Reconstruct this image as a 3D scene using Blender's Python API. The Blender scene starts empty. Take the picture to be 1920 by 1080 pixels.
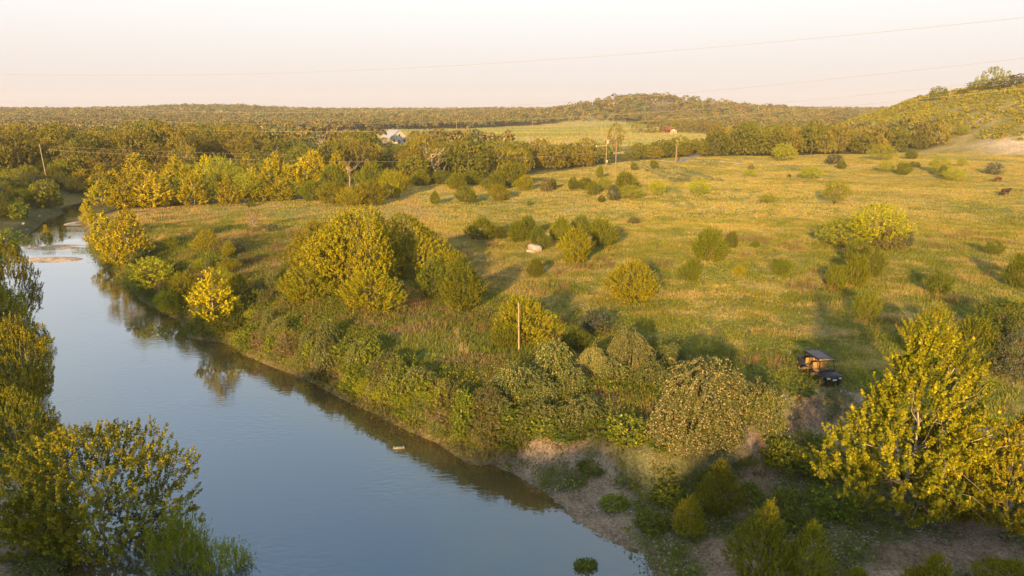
import bpy, bmesh, math, random
import numpy as np
from mathutils import Vector, Matrix

R = math.radians
scene = bpy.context.scene
COL = scene.collection

# ------------------------------------------------------------------ camera, sky, sun, exposure
CAMZ, F, PITCH = 17.0, 1280.0, math.atan(330 / 1280)
cam = bpy.data.cameras.new('camera'); camo = bpy.data.objects.new('camera', cam); COL.objects.link(camo)
camo.location = (0, 0, CAMZ); camo.rotation_euler = (math.pi / 2 - PITCH, 0, 0)
cam.sensor_width = 36; cam.lens = 24.0; cam.clip_start = 0.5; cam.clip_end = 20000
scene.camera = camo

SUN_EL, SUN_AZ = 12.5, -17.0           # light travels away from the camera, SUN_AZ degrees towards the left
LDIR = Vector((-math.sin(R(SUN_AZ)) * math.cos(R(SUN_EL)), math.cos(R(SUN_AZ)) * math.cos(R(SUN_EL)), -math.sin(R(SUN_EL))))
sl = bpy.data.lights.new('sun', 'SUN'); slo = bpy.data.objects.new('sun', sl); COL.objects.link(slo)
sl.energy = 5.0; sl.angle = R(1.5); sl.color = (1.0, 0.615, 0.235)
slo.rotation_euler = LDIR.to_track_quat('-Z', 'Y').to_euler(); slo.location = (60, -120, 60)

world = bpy.data.worlds.new('World'); scene.world = world; world.use_nodes = True
nt = world.node_tree; nt.nodes.clear()
wo = nt.nodes.new('ShaderNodeOutputWorld'); bg = nt.nodes.new('ShaderNodeBackground')
sky = nt.nodes.new('ShaderNodeTexSky'); sky.sky_type = 'NISHITA'; sky.sun_disc = False
sky.sun_elevation = R(SUN_EL); sky.sun_rotation = math.atan2(-LDIR.x, -LDIR.y)
sky.air_density = 1.0; sky.dust_density = 1.5; sky.ozone_density = 1.0
# pale warm evening haze low in the sky, as a function of the real view elevation
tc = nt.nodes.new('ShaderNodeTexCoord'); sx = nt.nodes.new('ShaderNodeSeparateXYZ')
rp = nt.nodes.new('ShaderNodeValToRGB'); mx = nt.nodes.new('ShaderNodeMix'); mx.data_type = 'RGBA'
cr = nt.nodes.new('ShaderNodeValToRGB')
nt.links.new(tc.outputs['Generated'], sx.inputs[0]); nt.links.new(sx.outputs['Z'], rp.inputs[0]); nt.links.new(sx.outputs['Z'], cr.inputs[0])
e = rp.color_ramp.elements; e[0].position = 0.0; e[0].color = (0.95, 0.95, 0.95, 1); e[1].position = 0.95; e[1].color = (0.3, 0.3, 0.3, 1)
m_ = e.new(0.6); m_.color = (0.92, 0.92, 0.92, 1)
e = cr.color_ramp.elements; e[0].position = 0.0; e[0].color = (4.95, 4.33, 4.1, 1); e[1].position = 0.62; e[1].color = (3.2, 4.8, 6.6, 1); m_ = e.new(.8); m_.color = (8.0, 8.6, 9.2, 1)  # the stop high overhead is brightened as added fill light for the shadows
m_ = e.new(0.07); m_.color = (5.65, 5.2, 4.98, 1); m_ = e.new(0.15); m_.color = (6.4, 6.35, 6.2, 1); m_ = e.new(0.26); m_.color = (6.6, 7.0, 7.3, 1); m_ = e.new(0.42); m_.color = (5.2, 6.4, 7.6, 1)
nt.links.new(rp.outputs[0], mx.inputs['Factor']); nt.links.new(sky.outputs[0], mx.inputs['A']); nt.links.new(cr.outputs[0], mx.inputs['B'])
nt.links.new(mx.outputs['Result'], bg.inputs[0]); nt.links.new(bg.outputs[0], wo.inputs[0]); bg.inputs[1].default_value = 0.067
vs = scene.view_settings; vs.view_transform = 'Standard'; vs.look = 'None'; vs.gamma = 1; vs.exposure = 1.3; vs.use_curve_mapping = False

# ------------------------------------------------------------------ small helpers
def pix_ray(u, v):
    k = (540 - v) / F; c, s = math.cos(PITCH), math.sin(PITCH)
    return np.array([(u - 960) / F, c + k * s, -s + k * c])
def on_plane(u, v, z):
    d = pix_ray(u, v); t = (z - CAMZ) / d[2]
    return (d[0] * t, d[1] * t)

def _hash(ix, iy, seed):
    n = (ix.astype(np.int64) * 374761393 + iy.astype(np.int64) * 668265263 + seed * 974634777) & 0xffffffff
    n = ((n ^ (n >> 13)) * 1274126177) & 0xffffffff
    return ((n ^ (n >> 16)) & 0xffff) / 65535.0
def vnoise(x, y, seed=0):
    x = np.asarray(x, float); y = np.asarray(y, float)
    ix = np.floor(x); iy = np.floor(y); fx = x - ix; fy = y - iy
    fx = fx * fx * (3 - 2 * fx); fy = fy * fy * (3 - 2 * fy)
    a = _hash(ix, iy, seed); b = _hash(ix + 1, iy, seed); c = _hash(ix, iy + 1, seed); d = _hash(ix + 1, iy + 1, seed)
    return (a * (1 - fx) + b * fx) * (1 - fy) + (c * (1 - fx) + d * fx) * fy
def fbm(x, y, seed=0, o=4):
    s = 0; a = 0.5; t = 0
    for i in range(o):
        s = s + a * vnoise(x * 2 ** i, y * 2 ** i, seed + i * 17); t += a; a *= 0.5
    return s / t
def sstep(a, b, x):
    t = np.clip((np.asarray(x, float) - a) / (b - a), 0, 1); return t * t * (3 - 2 * t)

def poly_sd(px, py, poly):
    """signed distance (positive outside) and index of the nearest edge"""
    px = np.asarray(px, float); py = np.asarray(py, float)
    best = np.full(px.shape, 1e18); idx = np.zeros(px.shape, int); ins = np.zeros(px.shape, bool)
    n = len(poly)
    for i in range(n):
        ax, ay = poly[i]; bx, by = poly[(i + 1) % n]
        ex, ey = bx - ax, by - ay; L = ex * ex + ey * ey + 1e-12
        t = np.clip(((px - ax) * ex + (py - ay) * ey) / L, 0, 1)
        d = (px - ax - t * ex) ** 2 + (py - ay - t * ey) ** 2
        m = d < best; best = np.where(m, d, best); idx = np.where(m, i, idx)
        c = ((ay > py) != (by > py)) & (px < (bx - ax) * (py - ay) / (by - ay + 1e-12) + ax)
        ins ^= c
    d = np.sqrt(best)
    return np.where(ins, -d, d), idx

WATER = -3.0
right_px = [(1232, 1085), (1208, 1040), (1127, 1010), (1072, 976), (1052, 945), (993, 908), (925, 872), (880, 872), (820, 832), (735, 795), (690, 770), (640, 748),
            (575, 712), (515, 690), (450, 662), (440, 648), (410, 642), (352, 634), (335, 600), (300, 585), (262, 562), (240, 535), (215, 512), (195, 500), (176, 478), (172, 462), (168, 438), (154, 428), (143, 403)]
left_px = [(120, 399), (89, 408), (78, 421), (45, 445), (0, 457), (-60, 480), (-50, 520), (10, 600), (35, 700), (70, 790), (50, 900), (60, 1000), (120, 1080)]
RIV = [(12, -60), (10, 5)] + [on_plane(u, v, WATER) for u, v in right_px]
NR = len(RIV)
RIV += [(-84, 170), (-100, 175), (-100, 150)] + [on_plane(u, v, WATER) for u, v in left_px] + [(-19, 10), (-24, -60)]
LOW = [on_plane(u, v, -2.0) for u, v in [(930, 868), (1060, 862), (1150, 880), (1225, 905), (1300, 905), (1400, 900), (1450, 850), (1500, 810), (1560, 800), (1640, 850), (1760, 880), (1900, 900), (2300, 960)]] + [(60, -50), (0, -50), (5, 10)] + [on_plane(1180, 1060, -2)]
BARS = [(95, 487, 4.0, 1.7, .34), (98, 465, 4.0, 1.4, .28), (145, 419, 2.0, 2.2, .3), (124, 460, 5.0, .6, .12)]
BARW = [(on_plane(u, v, WATER), a, b, h) for u, v, a, b, h in BARS]

HILL = [(900, 235), (275, 244), (212, 262), (188, 290), (182, 345), (186, 430), (225, 560), (900, 650)]
def height(x, y):
    x = np.asarray(x, float); y = np.asarray(y, float)
    sd, idx = poly_sd(x, y, RIV)
    wob = (fbm(x / 3.0, y / 3.0, 5, 3) - 0.5) * 1.6
    s = sd + wob * sstep(0.3, 2.5, sd) - 0.0
    left = idx >= NR
    und = (fbm(x / 38., y / 38., 11, 3) - .5) * 1.6 + (fbm(x / 5., y / 5., 3, 3) - .5) * 0.35
    hr = WATER + 0.15 * sstep(0, .4, s) + 1.75 * sstep(.2, 2.2, s) + 1.1 * sstep(1.5, 9, s) + und * sstep(3, 14, s)
    hl = WATER + 1.0 * sstep(0, 2.0, s) + 2.2 * sstep(2, 14, s) + 2.5 * sstep(12, 40, s) * (1 - sstep(60, 160, s)) + und * sstep(3, 14, s)
    bl = left.astype(float)
    h = hr * (1 - bl) + hl * bl
    # gravel lowland below the cut bank
    ls, _ = poly_sd(x, y, LOW)
    ls = ls + (fbm(x / 2.2, y / 2.2, 9, 3) - .5) * 1.8
    low = np.minimum(WATER + 0.10 * sd, -2.05) + (fbm(x / 2.5, y / 2.5, 8, 3) - .5) * .3 + 0.05
    k = sstep(-0.2, 1.1, ls)
    h = np.where((~left) & (sd > 0) & (y < 40), low * (1 - k) + h * k, h)
    # river bed
    bed = WATER + np.clip(sd * .3, -.12, 0) - np.clip(-sd * .15, 0, 1.6)
    shelf = sstep(6, 1, np.hypot(x - 2.5, y - 27) / 2.2)
    bed = bed + shelf * np.clip(-bed + WATER - .25, 0, 1.2) * 0.7
    h = np.where(sd < 0, bed, h)
    for (c, a, b, hh) in BARW:
        q = ((x - c[0]) / a) ** 2 + ((y - c[1]) / b) ** 2
        h = np.where((sd < 0) & (q < 4), np.maximum(h, WATER - .35 + (hh + .35) * np.exp(-q * .55) + 0 * x), h)
    # big relief
    hs, _ = poly_sd(x, y, HILL); hs = -hs + (fbm(x / 25., y / 25., 23, 3) - .5) * 14
    h = h + 31.5 * sstep(-8, 104, hs) + (fbm(x / 12., y / 12., 27, 3) - .5) * 3 * sstep(5, 20, hs)
    d = np.hypot(x, y)
    h = h + sstep(700, 1700, d) * (17 + (fbm(x / 350., y / 350., 21, 3) - .5) * 10)
    h = h + 20 * np.exp(-(((x - 165) / 120) ** 2 + ((y - 1000) / 130) ** 2)) + 15 * np.exp(-(((x - 290) / 170) ** 2 + ((y - 1020) / 150) ** 2))
    h = h + 9 * np.exp(-(((x + 550) / 130) ** 2 + ((y - 1350) / 150) ** 2))
    # bluff behind the camera
    h = h + 9 * sstep(-14, -60, y) * (1 - sstep(-200, -400, y) * .5)
    return h
def hz(x, y): return float(height(np.array([x]), np.array([y]))[0])
TT = np.concatenate([np.linspace(8, 80, 150), np.geomspace(81, 3000, 350)])
def at(u, v):
    d = pix_ray(u, v); X = d[0] * TT; Y = d[1] * TT; Z = CAMZ + d[2] * TT
    g = Z - height(X, Y); i = np.argmax(g < 0)
    if g[i] >= 0: i = len(TT) - 1
    a, b = max(i - 1, 0), i
    f = g[a] / (g[a] - g[b] + 1e-9); t = TT[a] + (TT[b] - TT[a]) * np.clip(f, 0, 1)
    x, y = d[0] * t, d[1] * t
    return Vector((x, y, hz(x, y)))
def mpp(y, z): return (y * math.cos(PITCH) + (CAMZ - z) * math.sin(PITCH)) / F      # metres per photo pixel
def z_at(v, y):
    d = pix_ray(960, v); return CAMZ + d[2] / d[1] * y

# ------------------------------------------------------------------ materials
def mat(name, color=(.5, .5, .5), rough=.8, metal=0, spec=.3):
    m = bpy.data.materials.new(name); m.use_nodes = True; p = m.node_tree.nodes['Principled BSDF']
    p.inputs['Base Color'].default_value = (*color, 1); p.inputs['Roughness'].default_value = rough
    p.inputs['Metallic'].default_value = metal; p.inputs['Specular IOR Level'].default_value = spec
    return m
def noisy(name, c1, c2, scale=4, rough=.85, metal=0, bump=.2, detail=5, spec=.3):
    m = mat(name, c1, rough, metal, spec); t = m.node_tree; p = t.nodes['Principled BSDF']
    co = t.nodes.new('ShaderNodeTexCoord'); n = t.nodes.new('ShaderNodeTexNoise'); n.inputs['Scale'].default_value = scale; n.inputs['Detail'].default_value = detail
    r = t.nodes.new('ShaderNodeValToRGB'); r.color_ramp.elements[0].position = .35; r.color_ramp.elements[1].position = .65
    r.color_ramp.elements[0].color = (*c1, 1); r.color_ramp.elements[1].color = (*c2, 1)
    t.links.new(co.outputs['Object'], n.inputs['Vector']); t.links.new(n.outputs['Fac'], r.inputs[0]); t.links.new(r.outputs[0], p.inputs['Base Color'])
    if bump:
        b = t.nodes.new('ShaderNodeBump'); b.inputs['Strength'].default_value = bump; b.inputs['Distance'].default_value = .05
        t.links.new(n.outputs['Fac'], b.inputs['Height']); t.links.new(b.outputs[0], p.inputs['Normal'])
    return m
def leafmat(name, transl=.3, objvar=.25, rough=.55):
    """foliage: per-leaf colour from the mesh, a little variation per plant, some light passing through"""
    m = bpy.data.materials.new(name); m.use_nodes = True; t = m.node_tree; p = t.nodes['Principled BSDF']; out = t.nodes['Material Output']
    a = t.nodes.new('ShaderNodeAttribute'); a.attribute_name = 'Col'
    oi = t.nodes.new('ShaderNodeObjectInfo'); mr = t.nodes.new('ShaderNodeMapRange'); mr.inputs['To Min'].default_value = 1 - objvar; mr.inputs['To Max'].default_value = 1 + objvar
    t.links.new(oi.outputs['Random'], mr.inputs['Value'])
    hs = t.nodes.new('ShaderNodeHueSaturation'); t.links.new(a.outputs['Color'], hs.inputs['Color']); t.links.new(mr.outputs[0], hs.inputs['Value'])
    ml = t.nodes.new('ShaderNodeMath'); ml.operation = 'MULTIPLY_ADD'; ml.inputs[1].default_value = .018; ml.inputs[2].default_value = .492
    fr = t.nodes.new('ShaderNodeMath'); fr.operation = 'FRACT'; f2 = t.nodes.new('ShaderNodeMath'); f2.operation = 'MULTIPLY'; f2.inputs[1].default_value = 7.31
    t.links.new(oi.outputs['Random'], f2.inputs[0]); t.links.new(f2.outputs[0], fr.inputs[0]); t.links.new(fr.outputs[0], ml.inputs[0]); t.links.new(ml.outputs[0], hs.inputs['Hue'])
    hs.inputs['Saturation'].default_value = 1.1; t.links.new(hs.outputs[0], p.inputs['Base Color']); p.inputs['Roughness'].default_value = rough; p.inputs['Specular IOR Level'].default_value = .25
    tr = t.nodes.new('ShaderNodeBsdfTranslucent'); t.links.new(hs.outputs[0], tr.inputs['Color'])
    mxs = t.nodes.new('ShaderNodeMixShader'); mxs.inputs[0].default_value = transl
    t.links.new(p.outputs[0], mxs.inputs[1]); t.links.new(tr.outputs[0], mxs.inputs[2]); t.links.new(mxs.outputs[0], out.inputs['Surface'])
    return m
M = dict(boul=noisy('white_limestone', (.40, .35, .31), (.27, .23, .20), 3, .9, 0, .4),
   
    leaf=leafmat('foliage', .2), grass=leafmat('grass_blades', .35, 0), far=leafmat('far_foliage', .15, 0),
    bark=noisy('grey_brown_bark', (.09, .065, .045), (.17, .13, .09), 6), pale=noisy('pale_bark', (.28, .23, .17), (.42, .36, .28), 5),
    dead=noisy('bleached_dead_wood', (.24, .19, .13), (.38, .31, .22), 7), stem=noisy('shrub_stems', (.12, .085, .05), (.22, .16, .10), 8),
    pole=noisy('weathered_pole_wood', (.29, .19, .11), (.21, .14, .09), 5), palepole=noisy('pale_pole_wood', (.36, .30, .20), (.27, .22, .14), 5),
    steel=noisy('galvanised_metal', (.55, .55, .54), (.42, .42, .42), 10, .45, .6), wire=mat('wire_metal', (.30, .26, .22), .6, .1),
    white=noisy('white_paint', (.42, .40, .37), (.36, .34, .31), 3, .6, 0, .05), metalroof=noisy('pale_metal_roof', (.36, .35, .36), (.29, .29, .30), 2, .5, .1, .05),
    tan=noisy('tan_limestone_wall', (.52, .38, .24), (.42, .30, .19), 2), glass=mat('window_glass', (.03, .035, .04), .15, 0, .6),
    red=noisy('faded_red_boards', (.24, .08, .05), (.17, .06, .04), 3), rust=noisy('rusty_roof', (.22, .11, .07), (.16, .08, .05), 3),
    black=noisy('dark_body_plastic', (.018, .018, .022), (.032, .032, .038), 9, .5, 0, .05), cage=mat('roll_cage_paint', (.02, .02, .022), .35, .3),
    tyre=noisy('tyre_rubber', (.02, .019, .018), (.05, .042, .034), 14, .9), rim=mat('wheel_rim', (.10, .10, .11), .4, .8),
    seat=noisy('tan_seat_vinyl', (.34, .21, .08), (.26, .16, .06), 9, .6, 0, .05), lamp=mat('lamp_lens', (.85, .85, .80), .15, 0, .8),
    roofp=noisy('dusty_roof_panel', (.028, .028, .042), (.065, .052, .058), 3, .5, 0, .02), doorp=noisy('muddy_door_panel', (.10, .06, .045), (.17, .10, .07), 9, .6),
    plate=mat('number_plate', (.6, .58, .55), .5), hide=noisy('dark_cow_hide', (.022, .014, .011), (.05, .024, .014), 3, .6, 0, .1),
    brown=noisy('red_brown_cow_hide', (.10, .032, .014), (.05, .018, .010), 2, .6, 0, .1), horn=mat('horn', (.4, .35, .28), .5),
    rock=noisy('limestone', (.32, .27, .21), (.21, .17, .13), 3, .9, 0, .5), plank=noisy('drift_plank', (.45, .38, .27), (.33, .27, .19), 6),
)

# ------------------------------------------------------------------ mesh building
class Geo:
    def __init__(s): s.v = []; s.f = []; s.k = []; s.c = []; s.n = 0
    def add(s, verts, faces, col=None):
        verts = np.asarray(verts, float).reshape(-1, 3); faces = np.asarray(faces, int)
        s.v.append(verts); s.f.append((faces + s.n).ravel()); s.k.append(np.full(len(faces), faces.shape[1]))
        c = np.ones((len(faces), 3)) * .5 if col is None else np.broadcast_to(np.asarray(col, float), (len(faces), 3))
        s.c.append(c); s.n += len(verts); return s
    def mesh(s, name, m, smooth=False, colors=False):
        me = bpy.data.meshes.new(name); v = np.concatenate(s.v); f = np.concatenate(s.f); k = np.concatenate(s.k)
        me.vertices.add(len(v)); me.vertices.foreach_set('co', v.astype(np.float32).ravel())
        me.loops.add(len(f)); me.loops.foreach_set('vertex_index', f.astype(np.int32))
        st = np.concatenate([[0], np.cumsum(k)[:-1]]); me.polygons.add(len(k)); me.polygons.foreach_set('loop_start', st.astype(np.int32))
        if colors:
            c = np.concatenate(s.c); a = me.attributes.new('Col', 'FLOAT_COLOR', 'FACE')
            a.data.foreach_set('color', np.concatenate([c, np.ones((len(c), 1))], 1).astype(np.float32).ravel())
        me.materials.append(m); me.update(calc_edges=True)
        if smooth: me.polygons.foreach_set('use_smooth', np.ones(len(k), bool))
        me.validate() if len(k) < 50 else None
        return me
def link(name, me, parent=None, loc=None):
    o = bpy.data.objects.new(name, me); COL.objects.link(o)
    if parent: o.parent = parent
    if loc is not None: o.location = loc
    return o
def tag(o, label=None, cat=None, group=None, kind=None):
    if label: o['label'] = label
    if cat: o['category'] = cat
    if group: o['group'] = group
    if kind: o['kind'] = kind
    return o
def unit(a): return a / (np.linalg.norm(a, axis=-1, keepdims=True) + 1e-9)
def cards(g, C, D, N, L, W, col):
    """one rhombic leaf per row: centre C, long axis D, facing N"""
    D = unit(D); S = unit(np.cross(D, N)); L = np.asarray(L)[:, None] * .5; W = np.asarray(W)[:, None] * .5
    n = len(C); v = np.stack([C - D * L, C + S * W + D * L * .15, C + D * L, C - S * W + D * L * .15], 1).reshape(-1, 3)
    g.add(v, np.arange(4 * n).reshape(n, 4), col)
def tube(g, pts, rad, k=6, col=None):
    pts = np.asarray(pts, float); n = len(pts); rad = np.broadcast_to(rad, (n,)); T = unit(np.gradient(pts, axis=0))
    a = np.where(np.abs(T[:, 2:3]) < .9, np.array([[0, 0, 1.]]), np.array([[1., 0, 0]])); A = unit(np.cross(T, a)); B = np.cross(T, A)
    th = np.arange(k) * 2 * math.pi / k
    v = pts[:, None] + rad[:, None, None] * (np.cos(th)[None, :, None] * A[:, None] + np.sin(th)[None, :, None] * B[:, None])
    i = np.arange(n - 1)[:, None] * k; j = np.arange(k)[None]; j2 = (j + 1) % k
    g.add(v.reshape(-1, 3), np.stack([i + j, i + j2, i + k + j2, i + k + j], -1).reshape(-1, 4), col)
    return g
def box(g, c, s, rot=None, taper=1.0):
    c = np.asarray(c, float); h = np.asarray(s, float) / 2
    v = np.array([[x, y, z] for z in (-1, 1) for y in (-1, 1) for x in (-1, 1)], float) * h
    v[4:, :2] *= taper
    if rot is not None: v = v @ np.array(Matrix.Rotation(rot[1], 3, rot[0])).T
    g.add(v + c, [[0, 2, 3, 1], [4, 5, 7, 6], [0, 1, 5, 4], [2, 6, 7, 3], [0, 4, 6, 2], [1, 3, 7, 5]]); return g
def bent(a, b, rng, n=4, j=.1):
    a = np.asarray(a, float); b = np.asarray(b, float); L = np.linalg.norm(b - a); t = np.linspace(0, 1, n)[:, None]
    p = a + (b - a) * t; p[1:-1] += rng.normal(0, j * L, (n - 2, 3)); return p

PAL = dict(   # leaf base colours: (dark, light, rare accent)
    syc=((.085, .108, .012), (.270, .230, .018), (.40, .33, .02)), gold=((.21, .195, .010), (.50, .41, .014), (.50, .37, .02)),
    oak=((.115, .108, .018), (.295, .252, .036), (.36, .27, .08)), oakgreen=((.085, .105, .016), (.200, .200, .026), (.27, .22, .05)),
    golden_oak=((.130, .125, .012), (.310, .280, .018), (.38, .29, .03)), jun=((.070, .100, .013), (.200, .210, .018), (.27, .18, .05)),
    jund=((.060, .090, .014), (.150, .165, .022), (.20, .15, .04)), jung=((.135, .140, .012), (.310, .290, .018), (.38, .25, .05)),
    mesq=((.170, .195, .020), (.330, .330, .035), (.38, .32, .05)), vine=((.075, .100, .026), (.270, .265, .090), (.56, .43, .24)),
    vineg=((.070, .105, .026), (.145, .165, .045), (.40, .33, .17)), bank=((.070, .110, .016), (.190, .210, .030), (.36, .32, .05)),
    dry=((.160, .105, .055), (.260, .170, .085), (.34, .22, .11)), olive=((.095, .090, .030), (.170, .150, .050), (.22, .17, .08)),
    grey=((.060, .075, .045), (.110, .120, .070), (.16, .15, .09)), will=((.120, .160, .018), (.260, .270, .030), (.36, .31, .04)), far=((.100, .084, .030), (.225, .178, .056), (.27, .20, .08)))
def leafcols(rng, n, pal, acc=.08, t=None):
    a, b, c = [np.array(k) for k in PAL[pal]]; t = rng.random(n) if t is None else t
    col = a + (b - a) * t[:, None]; m = rng.random(n) < acc; col[m] = c * (0.8 + .4 * rng.random((m.sum(), 1))); return col

def crown(seed, H, W, prof, nsh, per, slen, spread, upw, ll, lw, pal, z0=0., shell=.45, lobes=9, lamp=.35, acc=.08, gap=.0, align=.0, droop=0., outw=1.):
    """leafy shoots through the crown's volume. prof(t): outline radius 0..1 over the height"""
    rng = np.random.default_rng(seed); g = Geo()
    t = rng.random(nsh * 6); w = prof(t); keep = rng.random(len(t)) < np.clip(w, .12, 1); t = t[keep][:nsh]; n = len(t)
    th = rng.random(n) * 2 * math.pi; rho = shell + (1 - shell) * rng.random(n) ** .7
    lt = rng.random(lobes); lth = rng.random(lobes) * 2 * math.pi; la = lamp * (rng.random(lobes) * 1.6 - .6)
    mul = np.ones(n)
    for i in range(lobes):
        q = ((t - lt[i]) / .22) ** 2 + ((1 - np.cos(th - lth[i])) / .25); mul += la[i] * np.exp(-q)
    r = W / 2 * prof(t) * rho * mul; z = z0 + t * (H - z0) * (1 + .06 * (mul - 1))
    if gap:
        q = vnoise(th * 2.2 + 9, t * 6 + seed, seed); k = (q > gap) | (rng.random(n) < .15); t, th, r, z, rho = t[k], th[k], r[k], z[k], rho[k]; n = len(t)
    P = np.stack([r * np.cos(th), r * np.sin(th), z], 1)
    out = np.stack([np.cos(th), np.sin(th), np.zeros(n)], 1)
    up = np.zeros((n, 3)); up[:, 2] = upw + t * abs(upw) * .8
    D = unit(out * outw * (1 - .6 * t[:, None]) + up + rng.normal(0, .35 * min(1, outw + .3), (n, 3)))
    ln = slen * (.6 + .8 * rng.random(n)); s = rng.random((n, per))
    sp = spread * (1 - .65 * s)
    ofs = rng.normal(0, 1, (n, per, 3)); ofs = ofs / np.linalg.norm(ofs, axis=2, keepdims=True) * rng.random((n, per, 1)) ** .5
    C = P[:, None] + D[:, None] * (ln[:, None] * s)[..., None] + ofs * sp[..., None]
    if droop: C[..., 2] -= droop * (s ** 2) * ln[:, None]
    C = C.reshape(-1, 3); DD = np.repeat(D, per, 0); O = ofs.reshape(-1, 3); m = len(C)
    ok = C[:, 2] > .03 * H; C, DD, O = C[ok], DD[ok], O[ok]; m = len(C); tt = np.repeat(rng.random(n), per)[ok]
    ax = unit(DD * align + rng.normal(0, 1, (m, 3)) * (1 - align) + O * .4); nn = unit(O + DD * .5 + np.array([0, 0, .5]) + rng.normal(0, .5, (m, 3)))
    L = ll * (.6 + .8 * rng.random(m)); Wd = lw * (.6 + .8 * rng.random(m))
    c = leafcols(rng, m, pal, acc, np.clip(tt * .8 + rng.random(m) * .35 - .08, 0, 1))
    cards(g, C, ax, nn, L, Wd, c)
    return g, P
def limbs(seed, H, P, n, r0, base=.15, top=.8, multi=1, lean=.05, thin=.35):
    rng = np.random.default_rng(seed + 99); g = Geo(); stems = []
    for i in range(multi):
        a = rng.random() * 6.28; sp = (0 if multi == 1 else .12 * H)
        e_ = np.array([math.cos(a) * sp * 1.6 + rng.normal(0, lean * H), math.sin(a) * sp * 1.6 + rng.normal(0, lean * H), H * top])
        s_ = np.array([math.cos(a) * r0, math.sin(a) * r0, -.25]) if multi > 1 else np.array([0, 0, -.25])
        p = bent(s_, e_, rng, 7, .03); r = r0 * (.95 if multi == 1 else .6) * np.linspace(1, .18, 7); tube(g, p, r, 7); stems.append((p, r))
    for q in P[rng.choice(len(P), min(n, len(P)), replace=False)]:
        p, r = stems[rng.integers(len(stems))]; zt = np.clip(q[2] * (.35 + .35 * rng.random()), base * H * .5, top * H * .95)
        i = int(np.clip(np.searchsorted(p[:, 2], zt), 1, len(p) - 1)); s_ = p[i]
        b = bent(s_, q, rng, 5, .06); tube(g, b, np.linspace(r[i] * thin + .01, .012 + .001 * H, 5), 5)
        for k in range(2):
            j = rng.integers(2, 4); e2 = q + rng.normal(0, .09 * H, 3); tube(g, bent(b[j], e2, rng, 4, .06), np.linspace(r[i] * thin * .4 + .008, .008, 4), 4)
    return g
pf_syc = lambda t: np.where(t < .25, .55 + 1.8 * t, 1.0) * np.clip((1.04 - t) / .78, 0, 1) ** .95
pf_round = lambda t: np.sqrt(np.clip(1 - (2 * t - .82) ** 2 * .68, 0, 1)) * np.clip((1.02 - t) * 5, 0, 1) ** .5
pf_dome = lambda t: np.sqrt(np.clip(1.0 - (t * .98) ** 2, 0, 1)) * (.80 + .2 * np.clip(t * 4, 0, 1))
pf_drape = lambda t: np.clip(1 - t ** 3.0, 0, 1) ** .55 * .95
pf_jun = lambda t: np.clip(.62 + 1.1 * t, 0, 1) * np.clip((1.05 - t) / .55, 0, 1) ** .62
pf_cone = lambda t: np.clip((1.03 - t), 0, 1) ** .7 * np.clip(.6 + 2 * t, 0, 1)
pf_umb = lambda t: np.clip(t * 2.2, 0, 1) ** .6 * np.sqrt(np.clip(1.02 - t, 0, 1)) * 1.25
pf_col = lambda t: np.clip(.5 + t * 1.5, 0, 1) * np.clip((1.03 - t) / .4, 0, 1) ** .6

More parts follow.
